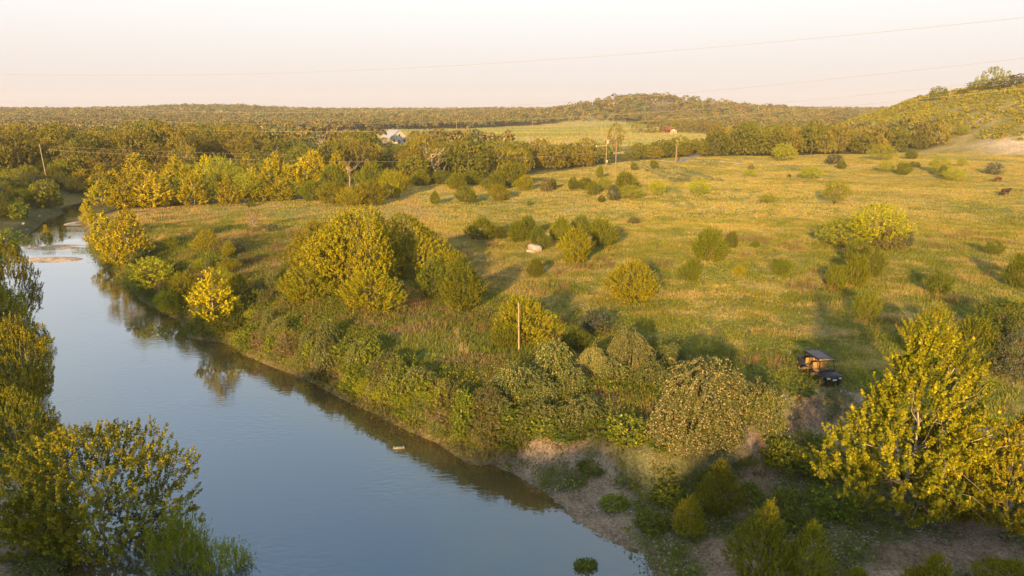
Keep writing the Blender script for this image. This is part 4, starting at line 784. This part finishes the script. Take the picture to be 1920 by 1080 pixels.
# hill trees
J('oakgreen', 1862, 160, 66, 33, 'large dark oak with layered crown on the skyline of the right hill', 'tree', 'oak_tree')
J('oakgreen', 1757, 186, 34, 24, 'lone small dark tree on the shoulder of the right hill', 'tree', 'oak_tree')
for u, v, w, h in [(1840, 172, 50, 22), (1880, 168, 60, 24), (1915, 160, 60, 22), (1805, 178, 26, 10)]:
    J('oakgreen', u, v, w, h, 'low dark scrub oak on the skyline of the right hill', 'tree', 'scrub_oak', 'scrub oaks on the right hill skyline')
J('oak', 1715, 262, 62, 52, 'olive oak with bare limbs at the foot of the bright limestone patch', 'tree', 'oak_tree')
J('mesq', 1805, 256, 26, 20, 'yellow bush on top of the bright limestone patch', 'bush', 'pasture_bush')
for u, v, w, h, l in [(722, 292, 44, 34, 'oak just below the left end of the white farmhouse'), (752, 300, 48, 30, 'green tree in front of the white farmhouse, lower one'), (775, 288, 40, 30, 'oak at the right front corner of the white farmhouse'),
    (735, 318, 60, 40, 'dark tree between the white farmhouse and the junipers, nearest'), (768, 322, 56, 42, 'olive tree below right of the white farmhouse'), (706, 316, 56, 44, 'olive tree below left of the white farmhouse')]:
    J('oakgreen' if 'dark' in l or 'green tree' in l else 'oak', u, v, w, h, l, 'tree', 'oak_tree')
# lone trees in the hay field
J('oak', 1150, 288, 42, 58, 'lone tall oak behind the pole with crossarms', 'tree', 'oak_tree')
for u, v, w, h in [(1215, 250, 70, 26), (1280, 249, 60, 26), (1255, 247, 50, 22), (1320, 251, 50, 24)]:
    J('oak', u, v, w, h, 'oak of the grove around the red shed', 'tree', 'oak_tree', 'oaks around the red shed')
for u, v, w, h in [(1210, 298, 46, 26), (1240, 296, 50, 34), (1275, 292, 60, 36), (1310, 290, 56, 30), (1185, 303, 36, 24), (1330, 284, 50, 26)]:
    J('oakgreen', u, v, w, h, 'dark green tree in the low belt along the far lane', 'tree', 'oak_tree', 'trees along the far lane')

# ------------------------------------------------------------------ poles and wires
def empty(name, loc, rz=0, label=None, cat=None, group=None):
    e = bpy.data.objects.new(name, None); COL.objects.link(e); e.location = loc; e.rotation_euler = (0, 0, rz); e.empty_display_size = .3; tag(e, label, cat, group); return e
def cyl(g, a, b, r, r2=None, k=10):
    tube(g, [a, b], [r, r if r2 is None else r2], k); n0 = g.n
    for c, rr in ((a, r), (b, r if r2 is None else r2)):      # caps
        d = unit(np.array(b, float) - np.array(a, float)); ax = np.array([0, 0, 1.]) if abs(d[2]) < .9 else np.array([1., 0, 0]); A = unit(np.cross(d, ax)); B = np.cross(d, A); th = np.arange(k) * 2 * math.pi / k
        v = np.array(c, float) + rr * (np.cos(th)[:, None] * A + np.sin(th)[:, None] * B); g.add(v, [list(range(k))])
    return g
def pole(u, v, vt, r, label, m='pole', name='utility_pole', lean=0):
    P = at(u, v); H = z_at(vt, P.y) - P.z; e = empty(name, P, 0, label, 'pole')
    g = cyl(Geo(), (0, 0, -.5), (lean * H, 0, H), r, r * .72, 10); link('shaft', g.mesh('shaft', M[m], True), e)
    g = cyl(Geo(), (lean * H, 0, H + .003), (lean * H, 0, H + .05), r * .78, r * .5, 10); link('cap', g.mesh('cap', M['steel']), e); return e, H, P
pole(973, 656, 570, .07, 'short slim pale wooden pole in front of the bare twig juniper', 'palepole', 'wooden_pole', -.01)
pole(88, 338, 270, .11, 'tall pale pole leaning slightly above the left bank thicket', 'palepole', 'wooden_pole', -.04)
pole(1153, 348, 266, .14, 'tall brown wooden pole among bushes in mid pasture')
pole(1267, 306, 272, .24, 'thick short brown pole beside the far lane')
e, H, P = pole(1136, 312, 256, .12, 'double pole with crossarms and a transformer by the treeline', 'palepole')
g = cyl(Geo(), (-1.9, 0, H - .4), (1.9, 0, H - .4), .06); box(g, (0, 0, H - 1.0), (2.6, .12, .14)); link('crossarm', g.mesh('crossarm', M['palepole']), e)
for xx, hh in ((-1.75, 4.4), (1.75, 6.8)):
    g = cyl(Geo(), (xx, 0, H - .3), (xx, 0, H + hh), .05); link('upright', g.mesh('upright', M['palepole']), e)
g = cyl(Geo(), (.35, -.25, H - 2.2), (.35, -.25, H - 1.1), .26); link('transformer', g.mesh('transformer', M['white'], False), e)
g = cyl(Geo(), (-3.2, 0, H - 3.0), (0, 0, H - 2.8), .06); cyl(g, (-3.2, 0, H - 3.3), (-3.2, 0, H - 2.7), .22); link('lamp_arm', g.mesh('lamp_arm', M['white']), e)
g = box(Geo(), (.28, -.2, 1.6), (.5, .3, .8)); link('meter_box', g.mesh('meter_box', M['white']), e)
for u, v, vt, l in [(1104, 194, 176, 'leftmost far pole on the round hill'), (1211, 206, 181, 'far pole on the front slope of the round hill'), (1317, 211, 188, 'far pole below the right shoulder of the round hill'), (1421, 218, 194, 'rightmost far pole right of the round hill'),
    (856, 241, 223, 'far pole at the edge of the left hay field'), (999, 238, 223, 'far pole at the wood edge behind the hay field'), (1172, 236, 224, 'far pole behind the lone tall oak'), (1780, 184, 158, 'thin pole on the shoulder of the right hill'), (266, 196, 188, 'tiny far pole on the left wood')]:
    pole(u, v, vt, .22 if vt < 230 and u < 1500 else .14, l, 'palepole')
for u, v, vt, l in [(1090, 263, 250, 'left of two short posts in the hay field'), (1115, 266, 250, 'right of two short posts in the hay field')]: pole(u, v, vt, .28, l, 'pole', 'field_post')
def wire(pts, d0, d1, r, label, ext=0):
    us = np.array([p_[0] for p_ in pts], float); vs_ = np.array([p_[1] for p_ in pts], float); cf = np.polyfit((us - 960) / 960, vs_, min(3, len(pts) - 1)); U = np.linspace(us[0] - ext, us[-1] + ext, 60); Vv = np.polyval(cf, (U - 960) / 960)
    dd = d0 + (d1 - d0) * (U - us[0]) / (us[-1] - us[0]); W_ = []
    for u, v, y in zip(U, Vv, dd): d = pix_ray(u, v); W_.append([d[0] / d[1] * y, y, CAMZ + d[2] / d[1] * y])
    g = tube(Geo(), W_, r, 5); return tag(link('overhead_wire', g.mesh('overhead_wire', M['wire'])), label, 'wire')
wire([(0, 139), (500, 137), (900, 121), (1400, 83), (1920, 33)], 190, 110, .026, 'highest overhead wire, crossing the whole sky', 60)
wire([(0, 189), (150, 201), (640, 210), (1040, 192), (1282, 175), (1480, 157), (1920, 109)], 210, 120, .024, 'second overhead wire, passing in front of the round hill top', 60)
wire([(0, 212), (200, 222), (640, 234), (1000, 222), (1425, 196), (1920, 146)], 230, 130, .022, 'third overhead wire, crossing the front of the round hill', 60)
wire([(0, 224), (200, 234), (640, 248), (1140, 232), (1480, 207), (1740, 184), (1920, 166)], 240, 140, .028, 'fourth and brightest overhead wire, meeting the right hill', 60)
wire([(88, 274), (400, 287), (700, 290), (930, 283), (1130, 268)], 165, 228, .02, 'upper service wire from the left pole to the crossarm pole')
wire([(88, 281), (400, 297), (700, 303), (959, 297), (1150, 283)], 165, 190, .02, 'lower service wire from the left pole towards the brown pole')

# ------------------------------------------------------------------ buildings
def slab(poly, th, n=(0, 0, 1)):
    p_ = np.array(poly, float); n = np.array(n, float); k = len(p_); v = np.concatenate([p_, p_ + n * th]); g = Geo(); g.add(v, [list(range(k))[::-1]]); g.add(v, [list(range(k, 2 * k))]); g.add(v, [[i, (i + 1) % k, (i + 1) % k + k, i + k] for i in range(k)]); return g
def gable(e, w, d, h, rh, wallm, roofm, ov=.4):
    g = Geo(); v = [(-w/2, -d/2, -.4), (w/2, -d/2, -.4), (w/2, d/2, -.4), (-w/2, d/2, -.4), (-w/2, -d/2, h), (w/2, -d/2, h), (w/2, d/2, h), (-w/2, d/2, h), (0, -d/2, h + rh), (0, d/2, h + rh)]
    g.add(v, [[0, 1, 5, 4], [2, 3, 7, 6], [1, 2, 6, 5], [3, 0, 4, 7]]); g.add(v, [[4, 5, 8], [6, 7, 9]]); link('wall', g.mesh('wall', M[wallm]), e)
    s_ = rh / (w / 2); g = Geo()
    for q in (-1, 1):
        x1 = q * (w / 2 + ov); z1 = h - ov * s_ + .03; P4 = [(0, -d/2 - ov, h + rh + .03), (x1, -d/2 - ov, z1), (x1, d/2 + ov, z1), (0, d/2 + ov, h + rh + .03)]; sl_ = slab(P4, .12)
        g.v += sl_.v; g.f += [f_ + g.n for f_ in sl_.f]; g.k += sl_.k; g.c += sl_.c; g.n += sl_.n
    return link('roof', g.mesh('roof', M[roofm]), e)
def win(e, x, y, z, w, h, ny=-1, name='window', side=False):
    g = box(Geo(), (x, y, z), (.10, w + .24, h + .24) if side else (w + .24, .10, h + .24)); f_ = link(name, g.mesh(name, M['white']), e)
    o_ = .055 * ny; g = box(Geo(), (x + (o_ if side else 0), y + (0 if side else o_), z), (.03, w, h) if side else (w, .03, h)); link('pane', g.mesh('pane', M['glass']), f_)
Pz = at(740, 269)
e = empty('farmhouse', (Pz.x, Pz.y, Pz.z), R(38), 'white farmhouse with pale metal roof among oaks before the hay field', 'house')
rf = gable(e, 11, 11, 3.4, 4.0, 'white', 'metalroof'); g = box(Geo(), (1.0, 2.5, 7.6), (.8, .8, 1.6)); link('chimney', g.mesh('chimney', M['rust']), rf)
for xx in (-3.2, 3.2): win(e, xx, -5.52, 1.8, 1.1, 1.5)
win(e, 0, -5.52, 4.7, 1.0, 1.0)
for yy in (-3, 0, 3): win(e, 5.52, yy, 1.8, 1.1, 1.5, 1, side=True)
g = box(Geo(), (0, -5.55, 1.05), (1.1, .1, 2.1)); d_ = link('door', g.mesh('door', M['rust']), e); g = box(Geo(), (.4, -5.62, 1.05), (.06, .06, .16)); link('handle', g.mesh('handle', M['steel']), d_)
g = slab([(5.95, -6, 3.1), (9.4, -6, 2.35), (9.4, 6, 2.35), (5.95, 6, 3.1)], .1); link('porch_roof', g.mesh('porch_roof', M['metalroof']), e)
g = box(Geo(), (7.5, 0, .1), (3.6, 11.6, .3)); link('porch_floor', g.mesh('porch_floor', M['white']), e)
for yy in np.linspace(-5.6, 5.6, 7): g = box(Geo(), (9.15, yy, 1.3), (.2, .2, 2.1)); link('porch_post', g.mesh('porch_post', M['white']), e)
def cottage(u, v, w, d, h, rh, rz, label, wallm, roofm, cat='building', name='small_house'):
    P = at(u, v); e = empty(name, P, rz, label, cat); gable(e, w, d, h, rh, wallm, roofm)
    for xx in np.linspace(-w * .3, w * .3, max(2, int(w / 4))): win(e, float(xx), -d / 2 - .02, h * .55, w * .08 + .4, h * .3)
    g = box(Geo(), (0 if w < 8 else w * .42, -d / 2 - .03, h * .36), (1.0, .08, h * .72)); link('door', g.mesh('door', M['rust']), e); return e
cottage(590, 242, 9, 7, 3, 1.8, .3, 'small pale shed at the left end of the hay field', 'white', 'metalroof', 'shed', 'farm_shed')
cottage(1252, 248, 13, 7, 3.4, 2.2, .2, 'red shed half hidden in the grove beyond the hay field', 'red', 'rust', 'shed', 'farm_shed')
cottage(1263, 250, 5, 4, 2.4, 1.2, -.3, 'small rust roofed lean-to beside the red shed', 'tan', 'rust', 'shed', 'farm_shed')
P = at(430, 197.5)
sc_ = P.y / F; e = empty('hilltop_house', (P.x, P.y, P.z), .1, 'tan flat roofed house on the left skyline hill', 'house')
g = box(Geo(), (0, 0, 6), (19 * sc_, 10, 11)); link('wall', g.mesh('wall', M['tan']), e); g = box(Geo(), (0, 0, 11.9), (20 * sc_, 11, .8)); link('roof', g.mesh('roof', M['tan']), e)
for xx in (-.35, -.1, .15, .38): win(e, xx * 19 * sc_, -5.03, 8, 1.8, 1.8)
g = box(Geo(), (24 * sc_, -2, 1.5), (28 * sc_, 4, 5)); link('terrace', g.mesh('terrace', M['rock']), e)

# ------------------------------------------------------------------ rocks, log, gravel
def rock(u, v, w, h, d, label, seed, name='boulder', m='rock', rz=0, tilt=0, cat='rock', group=None):
    P = at(u, v); s = mpp(P.y, P.z); bm = bmesh.new(); bmesh.ops.create_icosphere(bm, subdivisions=3, radius=1); rr = np.random.default_rng(seed); pl = unit(rr.normal(0, 1, (9, 3))); of = .62 + .25 * rr.random(9)
    for vt in bm.verts:
        c = np.array(vt.co)
        for n_, o_ in zip(pl, of):
            q = c @ n_
            if q > o_: c = c - n_ * (q - o_) * .9
        vt.co = Vector(c * np.array([w * s / 2, d / 2, h * s / 2]) * 1.2)
    me = bpy.data.meshes.new(name); bm.to_mesh(me); bm.free(); me.materials.append(M[m]); o = link(name, me); z = max(P.z, WATER if name != 'boulder' else -9); o.location = (P.x, P.y, z + h * s * .25); o.rotation_euler = (tilt, tilt, rz); return tag(o, label, cat, group)
rock(1003, 471, 26, 17, 1.3, 'white limestone boulder in front of the rounded dark juniper', 3, tilt=.25, m='boul')
rock(996, 473, 16, 7, .8, 'flat white slab leaning against the white boulder', 4, tilt=.1, m='boul')
for i, (u, v, w, h) in enumerate([(52, 404, 7, 4), (75, 407, 7, 4), (50, 432, 6, 4), (4, 437, 9, 5), (44, 420, 5, 4), (10, 940, 60, 26), (30, 985, 70, 24), (18, 1040, 80, 34), (60, 925, 34, 14)]):
    rock(u, v, w, h, w * .06 if v < 500 else 1.2, 'grey limestone rock on the left creek bank', 20 + i, group='rocks on the left creek bank')
g = box(Geo(), (0, 0, .02), (.72, .12, .08)); box(g, (0, .11, .03), (.66, .05, .05)); box(g, (-.3, .06, .045), (.08, .3, .05)); box(g, (.28, .06, .045), (.08, .3, .05))
x, y = on_plane(748, 841, WATER); o = link('drifting_board', g.mesh('drifting_board', M['plank'])); o.location = (x, y, WATER + .02); o.rotation_euler = (0, 0, .12); o.scale = (1.0, 1, 1); tag(o, 'pale wooden board floating by the right bank', 'board')
# pebbles on the lowland
n = 26000; x = rng.uniform(0, 34, n); y = rng.uniform(18, 40, n); c, sd, left, ls, soil = ground_colour(x, y); m = (soil > .5) & (fbm(x / 2, y / 2, 171, 3) > .40); x, y = x[m], y[m]; z = height(x, y); n = len(x); s_ = .03 + .07 * rng.random(n) ** 3
oc = np.array([[1, 0, 0], [0, 1, 0], [-1, 0, 0], [0, -1, 0], [0, 0, .7]]); v = np.stack([x, y, z], 1)[:, None] + oc[None] * (s_[:, None, None] * (.7 + .6 * rng.random((n, 5, 1)))); b = np.arange(n)[:, None, None] * 5
g = Geo().add(v.reshape(-1, 3), (b + np.array([[0, 1, 4], [1, 2, 4], [2, 3, 4], [3, 0, 4]])[None]).reshape(-1, 3)); tag(link('gravel', g.mesh('gravel', M['rock'])), 'loose pale gravel below the cut bank', 'gravel', kind='stuff')
# water weed and riffle grass
def patch(name, u, v, rx, ry, n, label, hgt=.25):
    cx, cy = on_plane(u, v, WATER); a = rng.random(n) * 6.28; r_ = np.sqrt(rng.random(n)); x = cx + np.cos(a) * r_ * rx; y = cy + np.sin(a) * r_ * ry
    C = np.stack([x, y, WATER + hgt * rng.random(n)], 1); g = Geo(); cards(g, C, rng.normal(0, 1, (n, 3)) + [0, 0, 1], rng.normal(0, 1, (n, 3)), .10 + .1 * rng.random(n), .03 + .03 * rng.random(n), leafcols(rng, n, 'bank', .05)); tag(link(name, g.mesh(name, M['grass'], colors=True)), label, 'water plant', kind='stuff')
patch('water_weed', 1098, 1062, .55, .35, 700, 'dark green water weed patch near the bottom edge'); patch('shore_rushes', 160, 470, 2.2, .7, 700, 'green rushes in the riffle beside the gravel bar', .5); patch('bar_rushes', 92, 471, 1.0, .4, 300, 'dark rushes between the two gravel bars', .6)

# ------------------------------------------------------------------ cattle
def cow(u, v, L, label, m, rz, head_up=True):
    P = at(u, v); H = 1.0
    e = empty('cow', P, rz, label, 'cow')
    me = bpy.data.meshes.new('body'); J_ = [((-1.0, 0, 1.12), .27), ((-.65, 0, 1.06), .40), ((-.1, 0, .98), .43), ((.45, 0, 1.04), .42), ((.78, 0, 1.14), .33), ((1.10, 0, 1.30 if head_up else 1.0), .22), ((1.36, 0, 1.38 if head_up else .8), .16), ((1.66, 0, 1.24 if head_up else .55), .10)]
    vs_ = [j[0] for j in J_]; rs = [j[1] for j in J_]; ed = [(i, i + 1) for i in range(len(J_) - 1)]
    def chain(root, pts, rad):
        pr = root
        for q, r_ in zip(pts, rad): vs_.append(q); rs.append(r_); ed.append((pr, len(vs_) - 1)); pr = len(vs_) - 1
    for s in (-1, 1):
        chain(4, [(.66, .20 * s, .78), (.64 + .05 * s, .20 * s, .42), (.64 + .08 * s, .20 * s, .06)], [.17, .085, .07])
        chain(1, [(-.72, .20 * s, .82), (-.60 - .06 * s, .21 * s, .62), (-.86 - .06 * s, .21 * s, .40), (-.80 - .06 * s, .21 * s, .06)], [.21, .13, .075, .07])
        chain(6, [(1.33, .16 * s, 1.46 if head_up else .9), (1.30, .26 * s, 1.44 if head_up else .88)], [.05, .03])
    me.from_pydata([Vector(q) for q in vs_], ed, []); me.update(); o = link('body', me, e); me.materials.append(M[m])
    sk = o.modifiers.new('skin', 'SKIN'); o.modifiers.new('subd', 'SUBSURF').levels = 1; o.modifiers['subd'].render_levels = 2
    for i, r_ in enumerate(rs): me.skin_vertices[0].data[i].radius = (r_, r_)
    me.skin_vertices[0].data[2].use_root = True
    g = tube(Geo(), [(-1.22, 0, 1.22), (-1.33, 0, 1.0), (-1.34, 0, .6), (-1.32, 0, .42)], [.035, .028, .025, .05], 6); link('tail', g.mesh('tail', M[m], True), e)
    k = L / 2.95; e.scale = (k, k, k); return e
cow(1871, 341, 2.6, 'red brown cow grazing higher up at the right edge of the pasture', 'brown', R(188), False)
cow(1884, 366, 2.9, 'black cow walking right with raised head near the right edge', 'hide', R(12))
cow(1877, 368, 1.7, 'black calf standing against the black cow', 'hide', R(-65))
cow(806, 253, 2.6, 'far black cow in the hay field right of the white house, the upper one', 'hide', R(10), False)
cow(802, 262, 2.8, 'far black cow in the hay field right of the white house, the lower one', 'hide', R(170), False)

# ------------------------------------------------------------------ utility buggy
def bx(c, s, name, m, parent, bev=.03, rot=None, taper=1.0):
    g = box(Geo(), c, s, rot, taper); me = g.mesh(name, M[m]); o = link(name, me, parent)
    if bev: b = o.modifiers.new('bevel', 'BEVEL'); b.width = bev; b.segments = 2
    return o
Pb = at(1552, 722); bug = empty('utility_buggy', (Pb.x - .1, Pb.y + 1.2, hz(Pb.x, Pb.y + 1.2) - .02), R(8), 'dark open utility buggy with tan seats and open half doors parked in the grass', 'buggy')
bug.scale = (.83, .83, .80)
# local frame: front is -Y, length about 3.6, width 1.5
bx((0, .1, .52), (1.22, 3.0, .28), 'floor_pan', 'black', bug)
hood = bx((0, -1.50, .86), (1.16, .86, .34), 'hood', 'black', bug, .08, ('X', .16), .92)
bx((0, -1.02, 1.06), (1.20, .16, .26), 'dashboard', 'black', bug, .04)
bx((0, -1.93, .70), (1.22, .16, .40), 'grille', 'black', bug, .05)
g = Geo()
for zz in (.50, .66): tube(g, [(-.66, -1.92, zz), (-.58, -2.08, zz), (.58, -2.08, zz), (.66, -1.92, zz)], .03, 8)
for xx in (-.3, .3): tube(g, [(xx, -2.08, .44), (xx, -2.09, .92)], .028, 8)
link('front_bumper', g.mesh('front_bumper', M['cage'], True), bug)
for s in (-1, 1):
    for dx in (.38, .52): 
        g = cyl(Geo(), (s * dx, -2.005, .80), (s * dx, -2.05, .80), .055, k=12); link('headlight', g.mesh('headlight', M['lamp']), bug)
bx((0, -2.11, .70), (.34, .02, .12), 'number_plate', 'plate', bug, 0)
g = Geo()      # roll cage
for s in (-1, 1):
    X = .62 * s; tube(g, [(X * 1.02, -1.12, .98), (X * .98, -.72, 1.86), (X * .98, .25, 1.90), (X * .98, 1.16, 1.88), (X, 1.30, .7)], .032, 8)
    tube(g, [(X, .25, 1.9), (X, .28, .6)], .03, 8); tube(g, [(X, 1.28, .72), (X * .98, .27, 1.2)], .024, 6)
for yy, zz in ((-.72, 1.86), (.25, 1.90), (1.16, 1.88), (1.28, 1.2)): tube(g, [(-.61, yy, zz), (.61, yy, zz)], .03, 8)
link('roll_cage', g.mesh('roll_cage', M['cage'], True), bug)
rf = bx((0, .22, 1.955), (1.34, 2.06, .07), 'roof', 'roofp', bug, .03)
for s in (-1, 1): bx((.66 * s, .22, 1.985), (.05, 2.1, .10), 'roof_rail', 'cage', rf, .015)
bx((0, -.84, 1.93), (1.28, .06, .09), 'light_bar', 'seat', bug, .02)
for yy in (-.30, .72):
    for xx, ww in ((-.32, .56), (.32, .56)):
        st = bx((xx, yy, .84), (ww, .46, .16), 'seat_cushion', 'seat', bug, .05); bx((xx, yy + .27, 1.16), (ww, .13, .56), 'seat_back', 'seat', bug, .05)
g = Geo(); th = np.linspace(0, 2 * math.pi, 17); tube(g, [(.32 + .18 * math.cos(t_), -.82 + .09 * math.sin(t_), 1.22 + .15 * math.sin(t_)) for t_ in th], .018, 6); tube(g, [(.32, -.82, 1.22), (.32, -1.02, 1.08)], .02, 6); link('steering_wheel', g.mesh('steering_wheel', M['cage'], True), bug)
bx((0, 1.68, .90), (1.30, .86, .08), 'cargo_bed', 'black', bug, .02)
for s in (-1, 1): bx((.64 * s, 1.68, 1.06), (.06, .86, .28), 'bed_side', 'black', bug, .02)
bx((0, 2.10, 1.06), (1.26, .06, .28), 'tailgate', 'black', bug, .02)
for s in (-1, 1):
    for yy in (-1.42, 1.48): bx((.66 * s, yy, .86), (.26, .92, .09), 'fender', 'black', bug, .04)
for s, yy, a_, c_ in ((-1, -.92, -6, .46), (1, -.92, 20, .46), (-1, .30, -8, .40)):
    a2 = R(a_) * s; L = .62; cx = .66 * s + s * math.cos(a2) * L / 2; cy = yy + math.sin(R(a_)) * L / 2 * (-1 if s > 0 else 1)
    d_ = bx((cx, cy, .84), (L, .05, .20), 'open_half_door', 'doorp', bug, .02, ('Z', -a2 if s > 0 else a2 * -1)); bx((cx + s * .28, cy - .04, .90), (.14, .03, .04), 'handle', 'black', d_, 0)
def wheel(x, y):
    g = Geo(); r0, w = .34, .26; prof = [(-w/2, .20), (-w/2, .30), (-w*.38, r0), (w*.38, r0), (w/2, .30), (w/2, .20)]; k = 28; v = []
    for j in range(k):
        a = j * 2 * math.pi / k
        for (px, pr) in prof: rr = pr + (.014 if (j % 2 and pr > .32) else 0); v.append((px, rr * math.cos(a), rr * math.sin(a)))
    n = len(prof); f_ = [[j * n + i, j * n + i + 1, ((j + 1) % k) * n + i + 1, ((j + 1) % k) * n + i] for j in range(k) for i in range(n - 1)]; g.add(v, f_)
    e_ = empty('wheel', (x, y, .35)); e_.parent = bug; link('tyre', g.mesh('tyre', M['tyre']), e_); g = cyl(Geo(), (-w * .36, 0, 0), (w * .36, 0, 0), .205, k=18); link('rim', g.mesh('rim', M['rim']), e_)
    g = Geo()
    for q in range(6): a = q * math.pi / 3; box(g, (math.copysign(w * .40, x), .10 * math.cos(a), .10 * math.sin(a)), (.03, .05, .05))
    link('hub', g.mesh('hub', M['steel']), e_)
for xx in (-.66, .66):
    for yy in (-1.42, 1.48): wheel(xx, yy)

# ------------------------------------------------------------------ evening haze
HZ = True
if HZ:
    g = box(Geo(), (0, 880, 20), (3900, 2800, 130)); g.v = [np.array(q) for q in g.v]; vv = g.v[0]; vv[:, 2] = np.where(vv[:, 2] > 20, 72, -9)
    hm = bpy.data.materials.new('evening_haze'); hm.use_nodes = True; t = hm.node_tree; t.nodes.clear(); out = t.nodes.new('ShaderNodeOutputMaterial'); pv = t.nodes.new('ShaderNodeVolumePrincipled')
    pv.inputs['Color'].default_value = (.93, .90, .88, 1); pv.inputs['Density'].default_value = .00013; pv.inputs['Anisotropy'].default_value = 0.0; t.links.new(pv.outputs[0], out.inputs['Volume'])
    tag(link('haze', g.mesh('haze', hm)), 'thin warm evening haze over the valley', 'haze', kind='stuff')
